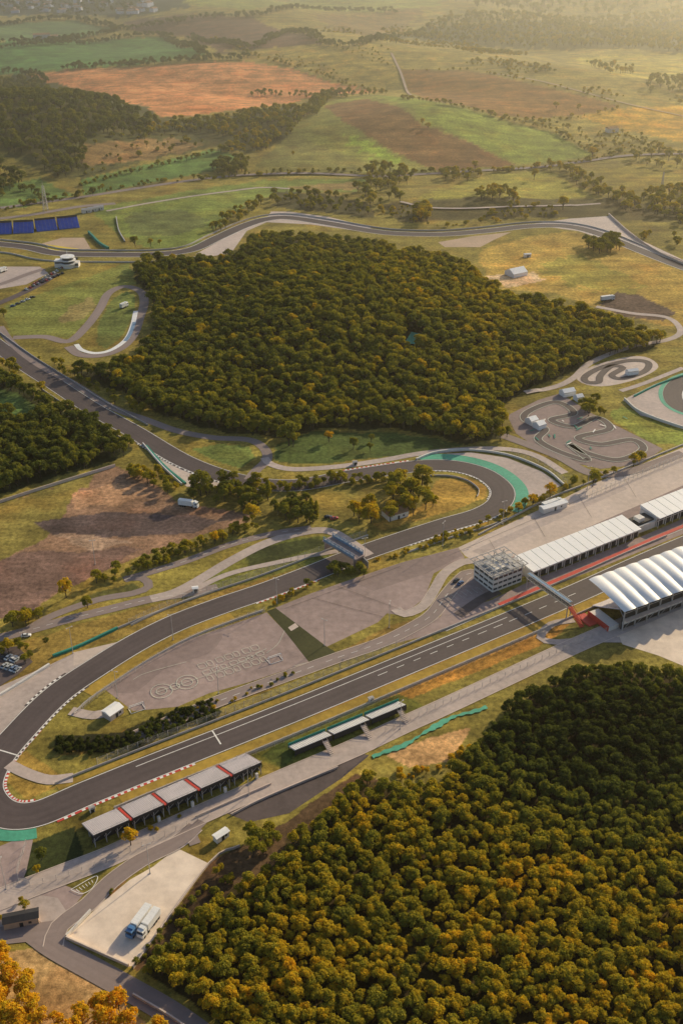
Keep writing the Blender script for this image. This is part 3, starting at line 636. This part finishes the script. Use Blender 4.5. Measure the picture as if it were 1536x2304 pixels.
def lampmesh(h):
    mb=MB(); mb.cyl((0,0,0),.16,h,0,8,r2=.09); mb.box(-.25,.25,-.25,.25,0,.4,0); mb.bar((-1.2,0,h),(1.2,0,h),.12,0)
    for x in(-1.2,1.2): mb.box(x-.35,x+.35,-.25,.2,h-.15,h+.1,0)
    return mb.mesh('street_lamp',['rail'])
LM=lampmesh(14)
for px in((390,1440),(623,1358),(215,1270),(730,1452),(875,1412),(995,1228),(492,1560),(265,1570),(1395,300),(338,1965),(15,2000),(165,1470),(820,1265),(1130,1180),(1320,1100),(560,1790),(900,1640)):
    x,y=G(*px); o=bpy.data.objects.new('street_lamp',LM); COL.objects.link(o); o.location=(x,y,float(H(x,y))); o.rotation_euler[2]=random.random()*3
def mast(px,h,w=2.2):
    x,y=G(*px); mb=MB(); n=10
    for k in range(n):
        z0=k*h/n;z1=(k+1)*h/n; a=w*(1-.6*k/n);b=w*(1-.6*(k+1)/n)
        q=[(-1,-1),(1,-1),(1,1),(-1,1)]
        for i in range(4):
            j=(i+1)%4; p=(q[i][0]*a,q[i][1]*a,z0); r=(q[i][0]*b,q[i][1]*b,z1); s=(q[j][0]*b,q[j][1]*b,z1)
            mb.bar(p,r,.3); mb.bar(p,s,.18); mb.bar(r,s,.18)
    mb.bar((0,0,h),(0,0,h+5),.25); mb.obj('lattice_mast',['rail'],(x,y,float(H(x,y))))
mast((104,474),24); mast((1488,418),14,1)
# vehicles
def paint(n,c): M[n]=mat(n,c,.35,.03,1,spec=.6); return n
for n,c in(('car_white',(.75,.75,.73)),('car_silver',(.4,.41,.42)),('car_black',(.02,.02,.025)),('car_red',(.4,.03,.03)),('car_blue',(.04,.1,.25)),('truck_blue',(.08,.2,.4))): paint(n,c)
def carmesh(col):
    mb=MB()
    def loft(xs,zs0,zs1,w0,w1,mi):
        n=len(xs); vs=[]
        for i in range(n): vs+=[(xs[i],-w0[i],zs0[i]),(xs[i],w0[i],zs0[i]),(xs[i],w1[i],zs1[i]),(xs[i],-w1[i],zs1[i])]
        fs=[(0,1,2,3)[::-1],tuple(4*(n-1)+k for k in range(4))]
        for i in range(n-1):
            for k in range(4): a=4*i+k;b=4*i+(k+1)%4; fs.append((a,b,b+4,a+4))
        mb.add(vs,fs,mi)
    loft([-2.2,-2.1,-1.3,.9,1.9,2.2],[.35,.28,.25,.25,.28,.4],[.75,.92,.98,.95,.8,.62],[.8,.86,.9,.9,.86,.7],[.75,.82,.86,.86,.78,.62],0)
    loft([-1.75,-1.2,.25,.95],[.95,.97,.96,.93],[.98,1.42,1.42,.97],[.76,.8,.8,.76],[.74,.62,.62,.74],1)
    loft([-1.15,.2],[1.42,1.42],[1.47,1.47],[.61,.61],[.58,.58],0)
    for x in(-1.35,1.35):
        for y in(-.92,.72): mb.cyl((x,y,.33),.33,.2,2,10,axis='y')
    return mb.mesh('parked_car',[col,'glass','tyre'])
CM=[carmesh(c) for c in('car_white','car_silver','car_black','car_red','car_blue','car_silver','car_white')]
def car(px,rot):
    x,y=G(*px); o=bpy.data.objects.new('parked_car',random.choice(CM)); COL.objects.link(o); o.location=(x,y,float(H(x,y))+.12); o.rotation_euler[2]=rot
for px,r in(((1026,1308),.9),((1035,1314),.9),((60,1432),.2),((1122,380),.2),((738,1165),.2),((752,1168),.3),((905,1105),.5)): car(px,r)
for k in range(8): car((12+9*(k%4)+random.uniform(-2,2),1478+22*(k//4)+3*(k%4)),1.1)
for k in range(16): car((78+7*k*.9,640-4.2*k*.9+random.uniform(-1,1)),2.2)
for k in range(10): car((60+9*k,652-4*k),2.2)
for k in range(5): car((30+11*k,690-5*k),.6)
poly('car_park',[(-40,1465),(40,1455),(75,1490),(40,1520),(0,1545),(-40,1550)],'asph_dark',.01)
def truck(px,rot,cab='car_white',L=13.5,name='articulated_truck'):
    x,y=G(*px); mb=MB()
    mb.box(-L/2,L/2-3.2,-1.27,1.27,1.15,4.0,0); mb.box(-L/2,L/2-3.2,-1.1,1.1,.85,1.15,3); mb.box(-L/2-.03,-L/2,-1.1,1.1,1.3,3.85,4)
    for k in range(9): xx=-L/2+.8+k*(L-4.4)/8; mb.box(xx,xx+.08,-1.3,1.3,1.15,4.03,0)
    mb.prism([(-1.22,.6),(1.22,.6),(1.22,3.3),(.9,3.6),(-.9,3.6),(-1.22,3.3)],L/2-2.6,L/2-.25,1)
    mb.box(L/2-.25,L/2,-1.2,1.2,.5,2.0,1); mb.add([(L/2-.24,-1.1,2.0),(L/2-.24,1.1,2.0),(L/2-.24,1.1,3.1),(L/2-.24,-1.1,3.1)],[(0,1,2,3)],2)
    mb.box(L/2-1.5,L/2-.6,-1.25,1.25,2.1,2.9,2)
    mb.prism([(-1.1,3.6),(1.1,3.6),(1,4.0),(-1,4.0)],L/2-2.5,L/2-1.2,1)
    for xx in(-L/2+1.2,-L/2+2.5,-L/2+3.8,L/2-3.4,L/2-1.1):
        for yy in(-1.25,.95): mb.cyl((xx,yy,.52),.52,.3,3,12,axis='y')
    for s in(-1,1): mb.bar((L/2-.3,s*1.2,2.7),(L/2-.1,s*1.5,2.7),.15,3)
    mb.obj(name,['white',cab,'glass','tyre','car_silver'],(x,y,float(H(x,y))+.03),rot)
F0=math.atan2(G(300,2100)[1]-G(345,2040)[1],G(300,2100)[0]-G(345,2040)[0])
truck((314,2082),F0,'truck_blue',12); truck((336,2086),F0,'car_white',10.5,'box_truck')
truck((1365,676),.35,'car_white',12); truck((1240,1140),.55,'car_white',13); truck((425,1140),-.25,'car_white',11)
for px in((280,692),(8,612)): truck(px,1.1,'car_white',8,'box_truck')
# ---------------------------------------------------------------- trees
def leafmat():
    m=bpy.data.materials.new('foliage'); m.use_nodes=True; nt=m.node_tree; n=nt.nodes; l=nt.links; n.clear()
    out=n.new('ShaderNodeOutputMaterial'); at=n.new('ShaderNodeAttribute'); at.attribute_type='INSTANCER'; at.attribute_name='tint'
    sh=n.new('ShaderNodeAttribute'); sh.attribute_name='shade'
    a=n.new('ShaderNodeMath'); a.operation='MULTIPLY_ADD'; l.new(sh.outputs['Fac'],a.inputs[0]); a.inputs[1].default_value=.25; l.new(at.outputs['Fac'],a.inputs[2])
    s=n.new('ShaderNodeMath'); s.operation='SUBTRACT'; l.new(a.outputs[0],s.inputs[0]); s.inputs[1].default_value=.125
    r=n.new('ShaderNodeValToRGB'); e=r.color_ramp.elements
    e[0].position=0; e[0].color=(.035,.045,.016,1); e[1].position=1; e[1].color=(.60,.20,.015,1)
    for p,c in((.25,(.13,.15,.034,1)),(.5,(.30,.27,.036,1)),(.72,(.56,.39,.026,1)),(.88,(.74,.40,.02,1))): x=e.new(p); x.color=c
    l.new(s.outputs[0],r.inputs[0])
    d=n.new('ShaderNodeBsdfDiffuse'); t=n.new('ShaderNodeBsdfTranslucent'); l.new(r.outputs[0],d.inputs[0])
    g=n.new('ShaderNodeVectorMath'); g.operation='MULTIPLY'; g.inputs[1].default_value=(1.3,1.25,.6); l.new(r.outputs[0],g.inputs[0]); l.new(g.outputs[0],t.inputs[0])
    mx=n.new('ShaderNodeMixShader'); mx.inputs[0].default_value=.42; l.new(d.outputs[0],mx.inputs[1]); l.new(t.outputs[0],mx.inputs[2]); l.new(mx.outputs[0],out.inputs[0])
    return m
LEAF=leafmat()
def treemesh(name,seed,kind):
    r=np.random.default_rng(seed); mb=MB()
    if kind=='round': R=3.4; zc=6.0; zr=3.7; nl=13; nleaf=95; lr=(1.0,1.7); ls=.36; tr=2.8
    elif kind=='wide': R=4.3; zc=5.8; zr=3.6; nl=17; nleaf=90; lr=(1.0,1.8); ls=.38; tr=2.4
    elif kind=='poplar': R=1.3; zc=5.6; zr=4.4; nl=14; nleaf=70; lr=(.7,1.1); ls=.3; tr=1.4
    else: R=4.2; zc=3.6; zr=3.6; nl=14; nleaf=80; lr=(1.3,2.4); ls=.5; tr=.3
    cen=[]
    for i in range(nl):
        if kind=='poplar': z=1.8+7.4*i/(nl-1); q=(r.normal(0,.25),r.normal(0,.25)); c=np.array([q[0],q[1],z]); rad=1.15*math.sin(math.pi*min(.97,(i+1.5)/(nl+1)))**.6
        else:
            t=r.uniform(0,2*math.pi); ph=math.acos(r.uniform(-.55,1)); k=r.uniform(.5,.82)
            c=np.array([R*k*math.sin(ph)*math.cos(t),R*k*math.sin(ph)*math.sin(t),zc+zr*k*math.cos(ph)]); rad=r.uniform(*lr)
        cen.append((c,rad))
    if kind!='bush': mb.cyl((0,0,0),.26,tr+2.2,0,7,r2=.15)
    for c,rad in cen[:9]:
        if kind in('round','wide'): mb.bar((0,0,tr*r.uniform(.7,1.1)),tuple(c),.2,0,None,.06)
        elif kind=='bush': mb.bar((0,0,0),tuple(c),.16,0,None,.05)
    shade=[.5]*len(mb.v)
    V=[];Fc=[]
    for c,rad in cen:
        u=r.normal(size=(nleaf,3)); u/=np.linalg.norm(u,axis=1)[:,None]; u[:,2]=np.where(u[:,2]<-.5,-u[:,2],u[:,2])
        rr=rad*r.uniform(.68,1.15,nleaf); p=c+u*rr[:,None]*np.array([1,1,.85])
        nn=u+r.normal(size=(nleaf,3))*.55; nn/=np.linalg.norm(nn,axis=1)[:,None]
        a=np.cross(nn,r.normal(size=(nleaf,3))); a/=np.linalg.norm(a,axis=1)[:,None]; b=np.cross(nn,a)
        sz=ls*r.uniform(.6,1.35,nleaf); lc=r.uniform(0,.7)
        for i in range(nleaf):
            o=len(V); s=sz[i]
            V+= [p[i]+a[i]*s,p[i]+b[i]*s*.8+a[i]*s*.15,p[i]-a[i]*s*.9,p[i]-b[i]*s*.75]; Fc.append((o,o+1,o+2,o+3)); sv=lc+r.uniform(0,.3); shade+=[sv]*4
    mb.add(V,Fc,1)
    me=mb.mesh(name,['bark',LEAF]); at=me.attributes.new('shade','FLOAT','POINT'); at.data.foreach_set('value',np.array(shade,dtype=np.float32))
    return me
protos=[('round',1),('round',2),('round',3),('wide',4),('wide',5),('bush',6),('bush',7),('poplar',8)]
PM=[treemesh('deciduous_tree' if k!='bush' else 'bush',s,k) for k,s in protos]
pc=bpy.data.collections.new('tree_kinds')
for i,me in enumerate(PM):
    o=bpy.data.objects.new('kind_%02d'%i,me); pc.objects.link(o)
def gn(name):
    ng=bpy.data.node_groups.new(name,'GeometryNodeTree')
    ng.interface.new_socket('Geometry',in_out='INPUT',socket_type='NodeSocketGeometry'); ng.interface.new_socket('Geometry',in_out='OUTPUT',socket_type='NodeSocketGeometry')
    n=ng.nodes; l=ng.links; i=n.new('NodeGroupInput'); o=n.new('NodeGroupOutput'); iop=n.new('GeometryNodeInstanceOnPoints')
    ci=n.new('GeometryNodeCollectionInfo'); ci.inputs['Collection'].default_value=pc; ci.inputs['Separate Children'].default_value=True; ci.inputs['Reset Children'].default_value=True
    def na(nm,dt):
        q=n.new('GeometryNodeInputNamedAttribute'); q.data_type=dt; q.inputs['Name'].default_value=nm
        return next(s for s in q.outputs if s.name=='Attribute' and s.enabled)
    l.new(i.outputs[0],iop.inputs['Points']); l.new(ci.outputs[0],iop.inputs['Instance']); iop.inputs['Pick Instance'].default_value=True
    l.new(na('kind','INT'),iop.inputs['Instance Index']); l.new(na('rot','FLOAT_VECTOR'),iop.inputs['Rotation']); l.new(na('scl','FLOAT_VECTOR'),iop.inputs['Scale'])
    l.new(iop.outputs[0],o.inputs[0]); return ng
NG=gn('scatter_trees')
def mass(name,T):
    if not len(T): return
    T=np.array(T); me=bpy.data.meshes.new(name); n=len(T)
    z=H(T[:,0],T[:,1]); me.vertices.add(n); me.vertices.foreach_set('co',np.stack([T[:,0],T[:,1],z-.1],1).astype(np.float32).ravel())
    def at(nm,t,a,f): q=me.attributes.new(nm,t,'POINT'); q.data.foreach_set(f,np.ascontiguousarray(a).ravel())
    at('kind','INT',T[:,4].astype(np.int32),'value'); at('tint','FLOAT',T[:,3].astype(np.float32),'value')
    s=T[:,2]/10; w=s*rng.uniform(.8,1.2,n); at('scl','FLOAT_VECTOR',np.stack([w,w*rng.uniform(.85,1.15,n),s],1).astype(np.float32),'vector')
    at('rot','FLOAT_VECTOR',np.stack([rng.normal(0,.06,n),rng.normal(0,.06,n),rng.uniform(0,6.28,n)],1).astype(np.float32),'vector')
    o=bpy.data.objects.new(name,me); COL.objects.link(o); md=o.modifiers.new('scatter','NODES'); md.node_group=NG
    print(name,n)
def scat(px,sp,hr,tr,prob=1,kinds=(0,1,2,3,4),excl=(),tf=None,world=None):
    P=world or W(px); A=np.array(P); x0,y0=A.min(0); x1,y1=A.max(0)
    gx,gy=np.meshgrid(np.arange(x0,x1,sp),np.arange(y0,y1,sp)); gx=gx+(np.arange(gx.shape[0])%2)[:,None]*sp/2
    gx=gx+rng.uniform(-.45,.45,gx.shape)*sp; gy=gy+rng.uniform(-.45,.45,gy.shape)*sp
    m=inpoly(gx,gy,P)&(rng.random(gx.shape)<prob)
    for e in excl: m&=~inpoly(gx,gy,W(e))
    X=gx[m];Y=gy[m];n=len(X)
    cl=.5+.5*np.sin(X/17+np.sin(Y/23)*2)*np.sin(Y/19+1.3*np.sin(X/29))
    t=tr[0]+(tr[1]-tr[0])*np.clip(.45*cl+.55*rng.random(n),0,1)
    h=hr[0]+(hr[1]-hr[0])*rng.random(n)**1.4
    if tf is not None: t,h=tf(X,Y,t,h)
    k=rng.choice(kinds,n)
    return [tuple(q) for q in np.stack([X,Y,h,t,k],1)]
def clump(px,sp,hr,tr,thr,kinds=(0,5,6,3)):
    """scrub gathered in thickets, leaving open grass between"""
    T=scat(px,sp,hr,tr,1,kinds); 
    return [q for q in T if math.sin(q[0]/41+2*math.sin(q[1]/97))*math.sin(q[1]/73+1.4*math.sin(q[0]/60))>thr]
def row(px,w,sp,hr,tr,prob=1,kinds=(0,1,2,3,5)):
    c=C(px,5); N=normals(c); a=[tuple(q) for q in c+N*w/2]+[tuple(q) for q in (c-N*w/2)[::-1]]
    return scat(None,sp,hr,tr,prob,kinds,world=a)
def t1(X,Y,t,h):
    t=t+.12*np.clip((X+40)/200,-.5,1); e=rng.random(len(X)); t=np.where(e>.94,.60+.1*rng.random(len(X)),t); return t,h
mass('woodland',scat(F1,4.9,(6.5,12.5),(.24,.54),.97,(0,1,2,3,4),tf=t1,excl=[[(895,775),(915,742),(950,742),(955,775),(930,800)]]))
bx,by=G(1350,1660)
def t2(X,Y,t,h):  # shade of a slope turned from the sun, put into the leaf tint
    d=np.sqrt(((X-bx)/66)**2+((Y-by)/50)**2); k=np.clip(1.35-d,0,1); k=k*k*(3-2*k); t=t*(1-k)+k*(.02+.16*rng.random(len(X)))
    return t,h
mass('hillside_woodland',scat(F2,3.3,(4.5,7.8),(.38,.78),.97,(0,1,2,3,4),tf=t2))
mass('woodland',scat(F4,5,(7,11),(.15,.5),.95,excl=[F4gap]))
mass('golden_trees',scat([(-60,2150),(50,2160),(75,2200),(60,2240),(180,2300),(210,2260),(270,2260),(390,2340),(380,2420),(-60,2420)],5.2,(6.5,10.5),(.74,.88),.95,(0,1,3,4,2)))
UL=[(-60,190),(60,185),(180,225),(320,258),(350,275),(330,300),(200,310),(190,375),(150,405),(90,385),(60,350),(-60,335)]
far=[]
far+=scat(UL,9.5,(8,15),(.16,.52),.92)
far+=scat([(330,270),(520,266),(640,243),(700,248),(660,300),(580,345),(480,345),(540,320),(470,300),(380,300),(330,320),(290,300)],9,(7,13),(.30,.76),.78)
far+=scat([(190,310),(380,300),(480,325),(330,360),(190,395)],12,(4,9),(.3,.6),.5,(0,1,5,6))
far+=scat([(-60,360),(0,365),(60,410),(30,430),(-60,432)],9,(9,14),(.15,.4),.9)
far+=scat([(470,385),(520,360),(560,365),(560,395),(480,398)],8,(8,13),(.2,.5),.9)
far+=scat([(-200,-30),(480,-30),(330,18),(200,42),(60,28),(-200,30)],24,(8,15),(.1,.4),.7)
far+=scat([(900,84),(1000,38),(1536,18),(1800,28),(1800,112),(1536,122),(1300,110),(1050,98)],14,(8,15),(.3,.65),.85)
far+=scat([(1000,0),(1300,-40),(1800,-60),(1800,20),(1536,10),(1060,20)],28,(12,20),(.2,.55),.9)
far+=clump([(720,70),(900,60),(1060,100),(1300,135),(1536,190),(1400,185),(1100,150),(860,110)],11,(3,8),(.4,.72),.15)
far+=clump([(1000,105),(1290,135),(1380,170),(1536,200),(1536,235),(1330,215),(1150,170)],11,(3,8),(.4,.72),.2)
far+=clump([(560,128),(820,98),(890,150),(860,200),(700,160)],12,(2,5),(.4,.7),.55,(5,6))
far+=scat([(1440,180),(1536,175),(1700,190),(1700,230),(1460,210)],13,(8,14),(.3,.6),.8)
far+=scat([(1300,140),(1420,150),(1440,170),(1370,170)],13,(6,12),(.4,.7),.6)
far+=row([(480,85),(560,120),(700,160),(860,207)],12,8,(4,8),(.4,.7),.85,(0,5,6))
for q in([(0,110),(120,100),(260,90),(370,85),(450,118),(480,130)],[(140,157),(300,147),(480,135),(560,132)],[(-40,60),(90,46),(180,44)],[(260,68),(330,62),(420,45),(600,35)],[(600,30),(740,25),(900,30)],[(430,85),(560,110),(650,72)],[(-30,100),(100,94),(170,88)],[(650,72),(740,102),(830,95),(890,85)],[(-40,168),(60,166),(100,190)],[(180,45),(265,68),(150,92)]):
    far+=row(q,20,8,(6,12),(.10,.38),.97)
far+=row([(700,262),(730,222),(800,213)],22,9,(8,13),(.3,.6),.9); far+=row([(560,215),(650,215),(780,218),(870,210)],16,8,(5,10),(.3,.6),.95)
far+=row([(905,222),(1000,235),(1110,262),(1240,295),(1340,350)],10,7,(4,8),(.4,.72),.95); far+=row([(1340,350),(1300,300),(1260,285),(1180,270)],10,8,(4,8),(.4,.7),.8)
far+=row([(1240,375),(1290,395),(1340,425),(1400,450),(1420,475)],28,8,(6,12),(.4,.7),.8)
far+=row([(0,475),(200,436),(330,415),(480,402),(700,388),(1000,388)],8,6,(3,8),(.3,.6),.85,(0,5,6)); far+=row([(1060,392),(1250,372),(1400,345)],10,7,(3,9),(.4,.7),.8,(0,5,6))
far+=row([(180,418),(330,380),(480,345)],8,6,(3,7),(.3,.6),.9,(0,5,6)); far+=row([(0,440),(60,430),(120,460)],12,8,(5,10),(.2,.5),.7)
far+=row([(910,160),(1050,158),(1200,186),(1400,238)],8,9,(3,6),(.45,.72),.85,(0,5,6)); far+=row([(1400,245),(1210,272),(1090,258)],10,9,(3,7),(.45,.72),.85,(0,5,6))
far+=scat([(1420,352),(1536,340),(1700,350),(1700,380),(1440,378)],12,(8,14),(.4,.7),.6)
far+=scat([(1440,440),(1536,425),(1700,430),(1700,520),(1540,510),(1450,480)],9,(7,13),(.4,.75),.75)
far+=clump([(1270,300),(1400,290),(1536,345),(1500,350),(1340,345)],9,(3,7),(.4,.7),.0)
far+=scat([(830,385),(870,380),(930,400),(880,430),(900,455),(830,465),(790,450),(815,420)],9,(7,14),(.35,.68),.7)
far+=scat([(990,410),(1000,388),(1080,380),(1090,398),(1050,412)],8,(6,11),(.4,.65),.9)
far+=scat([(1060,450),(1090,428),(1170,438),(1165,455)],8,(7,12),(.4,.7),.9)
far+=scat([(930,500),(935,470),(970,475),(965,505)],6,(9,14),(.5,.75),.9)
far+=scat([(600,440),(720,435),(830,460),(830,490),(740,480),(620,468)],9,(5,10),(.3,.6),.7)
far+=scat([(470,525),(520,480),(580,455),(600,470),(560,490),(500,520)],7,(6,10),(.4,.7),.7)
far+=clump([(830,470),(1000,455),(1350,470),(1370,480),(1200,492),(1000,512),(850,505)],8,(2.5,7),(.4,.7),.0)
far+=scat([(1310,550),(1380,540),(1395,565),(1330,575)],6,(8,12),(.3,.6),.9)
far+=scat([(1430,520),(1536,540),(1536,560),(1440,540)],8,(6,9),(.4,.7),.5)
far+=[(*G(px,py),h,t,k) for px,py,h,t,k in((1265,472,14,.6,0),(1300,250,10,.6,0),(950,282,9,.7,0),(962,290,8,.7,3),(1332,355,14,.68,1),(1200,405,13,.6,1),(870,98,14,.5,0),(890,100,12,.5,3),(305,555,10,.4,0),(340,555,8,.6,1),(360,552,6,.6,1),(660,352,7,.6,0),(55,470,8,.4,0),(210,440,10,.3,3),(400,55,12,.3,0),(1160,180,9,.6,0),(1250,245,10,.6,3),(915,415,11,.5,1),(1480,345,14,.6,0))]
mass('distant_trees_and_hedgerows',far)
mid=[]
mid+=scat([(425,1125),(440,1085),(500,1085),(600,1098),(600,1150),(560,1150)],5,(5,10),(.15,.5),.95)
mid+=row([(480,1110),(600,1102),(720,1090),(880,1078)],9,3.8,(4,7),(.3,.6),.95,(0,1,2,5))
mid+=scat([(615,1180),(610,1140),(700,1125),(720,1180)],5,(6,11),(.2,.5),.95)
mid+=scat([(760,1160),(790,1140),(840,1140),(840,1180),(800,1185)],6,(8,13),(.55,.72),.85); mid+=scat([(880,1110),(900,1080),(960,1080),(985,1140),(960,1170),(870,1180),(880,1140)],7,(7,14),(.42,.68),.8)
mid+=row([(210,1312),(300,1285),(400,1245),(480,1218),(570,1188)],8,3.6,(3.5,6.5),(.35,.62),.95,(0,1,2,5))
mid+=row([(300,1060),(350,1080),(400,1110)],12,5,(5,9),(.35,.65),.9)
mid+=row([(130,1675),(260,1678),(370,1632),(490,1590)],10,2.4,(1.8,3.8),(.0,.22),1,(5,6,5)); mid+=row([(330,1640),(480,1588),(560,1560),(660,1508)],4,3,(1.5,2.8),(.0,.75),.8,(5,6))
mid+=row([(740,1285),(780,1290),(820,1292)],8,4,(4,6.5),(.3,.55),1); mid+=row([(605,1360),(640,1345),(680,1325),(700,1310)],3,3.5,(2,4),(.45,.9),.9,(5,0,6))
mid+=row([(0,1470),(40,1462),(70,1490)],5,4,(4,6),(.3,.6),.8); mid+=row([(0,1405),(60,1392),(90,1400)],7,5,(5,8),(.4,.65),.8)
mid+=row([(1000,1215),(1100,1180),(1200,1130),(1250,1110)],6,4,(2.5,5.5),(.45,.75),.75,(0,5,6)); mid+=row([(840,1262),(920,1240),(1000,1210)],5,3.5,(2,4),(.5,.85),.7,(5,6))
mid+=row([(1265,1100),(1340,1080),(1400,1050),(1480,1025)],6,5,(3,7),(.4,.65),.5,(0,1,5))
mid+=row([(90,805),(170,850),(260,900),(330,935)],8,5,(4,8),(.3,.6),.7); mid+=scat([(0,805),(60,845),(20,875),(-60,845)],6,(5,9),(.35,.65),.8)
mid+=row([(560,1745),(600,1715)],3,3,(1.5,3),(.2,.5),.7,(5,6)); mid+=row([(300,1880),(420,1835)],4,4,(1.5,3.5),(.4,.75),.4,(5,6))
mid+=row([(240,2030),(262,2005)],3,3,(1.5,3),(.2,.5),.9,(5,6)); mid+=row([(0,2055),(40,2040),(80,2030)],6,4,(2,4.5),(.5,.85),.9,(5,0))
mid+=scat([(545,1925),(560,1870),(610,1870),(630,1900),(580,1945)],4,(6,10),(.4,.6),.9)
mid+=scat([(1300,930),(1330,900),(1360,920),(1345,945)],5,(5,9),(.4,.6),.9); mid+=row([(1360,930),(1420,965),(1470,990)],5,5,(4,7),(.3,.6),.6)
mid+=row([(520,1960),(440,2040),(380,2110),(320,2185)],8,3,(1.5,4.5),(.3,.7),.85,(5,6,0)); mid+=row([(900,1745),(1010,1725),(1060,1670)],5,3,(1.5,4),(.6,.8),.8,(5,6,0))
mid+=row([(640,1720),(760,1660),(900,1600)],2,6,(.8,1.6),(.3,.6),.5,(5,6))
mass('hedges_and_shrubs',mid)
for px,py,h,t,k in((650,1003,17,.42,3),(740,995,8,.75,1),(795,1010,8,.35,0),(832,1015,6,.35,1),(835,995,6,.4,2),(452,1115,16,.4,1),(568,1178,12,.66,0),(603,1125,13,.42,7),(150,1345,11,.7,0),(218,1312,8,.5,1),(198,1368,7,.45,4),(483,1225,8,.72,0),(700,1165,13,.5,7),(712,1168,12,.5,7),(690,1172,10,.5,7),(1236,1122,10,.74,0),(1197,1140,8,.72,1),(1332,1095,11,.5,2),(1424,1050,9,.6,0),(1165,1155,7,.66,1),(295,1902,8,.72,0),(95,1935,6,.3,1),(85,1965,4,.65,2),(20,1470,8,.6,0),(60,1408,9,.6,1),(30,1410,9,.5,3),(105,1450,4,.25,1),(660,1005,11,.5,1),(1270,1105,5,.6,1),(10,715,8,.4,0),(95,885,9,.6,0),(690,1320,5,.3,0),(745,1085,8,.5,0)):
    x,y=G(px,py); o=bpy.data.objects.new('poplar_tree' if k==7 else 'deciduous_tree',PM[k]); COL.objects.link(o); o.location=(x,y,float(H(x,y))-.1)
    s=h/10; o.scale=(s,s,s); o.rotation_euler[2]=random.random()*6; o['tint']=float(t)
poly('forest_pond',[(908,775),(925,748),(945,752),(932,775)],'green',.2)
# ---------------------------------------------------------------- haze, sky, sun, camera
SE=math.radians(23); SA=math.radians(41)
def hazebox(name,y0,y1,dens,col,g):
    hz=MB(); hz.box(-15000,15000,y0,y1,-60,310); ho=hz.obj(name,['white']); ho.data.materials.clear()
    hm=bpy.data.materials.new(name); hm.use_nodes=True; n=hm.node_tree.nodes; n.clear(); out=n.new('ShaderNodeOutputMaterial'); vs=n.new('ShaderNodeVolumeScatter')
    vs.inputs['Color'].default_value=(*col,1); vs.inputs['Density'].default_value=dens; vs.inputs['Anisotropy'].default_value=g
    hm.node_tree.links.new(vs.outputs[0],out.inputs['Volume']); ho.data.materials.append(hm)
hazebox('haze',-2000,880,.00006,(1,.92,.72),.65)
hazebox('valley_haze',881,16000,.00046,(1,.90,.62),.76)
w=bpy.data.worlds.new('World'); S.world=w; w.use_nodes=True; n=w.node_tree.nodes; sk=n.new('ShaderNodeTexSky'); sk.sky_type='NISHITA'; sk.sun_disc=False
sk.sun_elevation=SE; sk.sun_rotation=SA; sk.dust_density=1.5; w.node_tree.links.new(sk.outputs[0],n['Background'].inputs[0]); n['Background'].inputs[1].default_value=.12
sd=Vector((math.sin(SA)*math.cos(SE),math.cos(SA)*math.cos(SE),math.sin(SE)))
sl=bpy.data.lights.new('sun','SUN'); sl.energy=5; sl.angle=math.radians(.5); sl.color=(1,.82,.52); so=bpy.data.objects.new('sun',sl); COL.objects.link(so); so.rotation_euler=sd.to_track_quat('Z','Y').to_euler(); so.location=(300,300,400)
cd=bpy.data.cameras.new('camera'); cd.sensor_fit='VERTICAL'; cd.sensor_height=36; cd.lens=FP/2304*36; cd.clip_start=1; cd.clip_end=60000
co=bpy.data.objects.new('camera',cd); COL.objects.link(co); co.location=(0,0,CH); co.rotation_euler=(math.pi/2-TH,0,0); S.camera=co
S.view_settings.view_transform='Standard'; S.view_settings.look='None'; S.view_settings.exposure=0
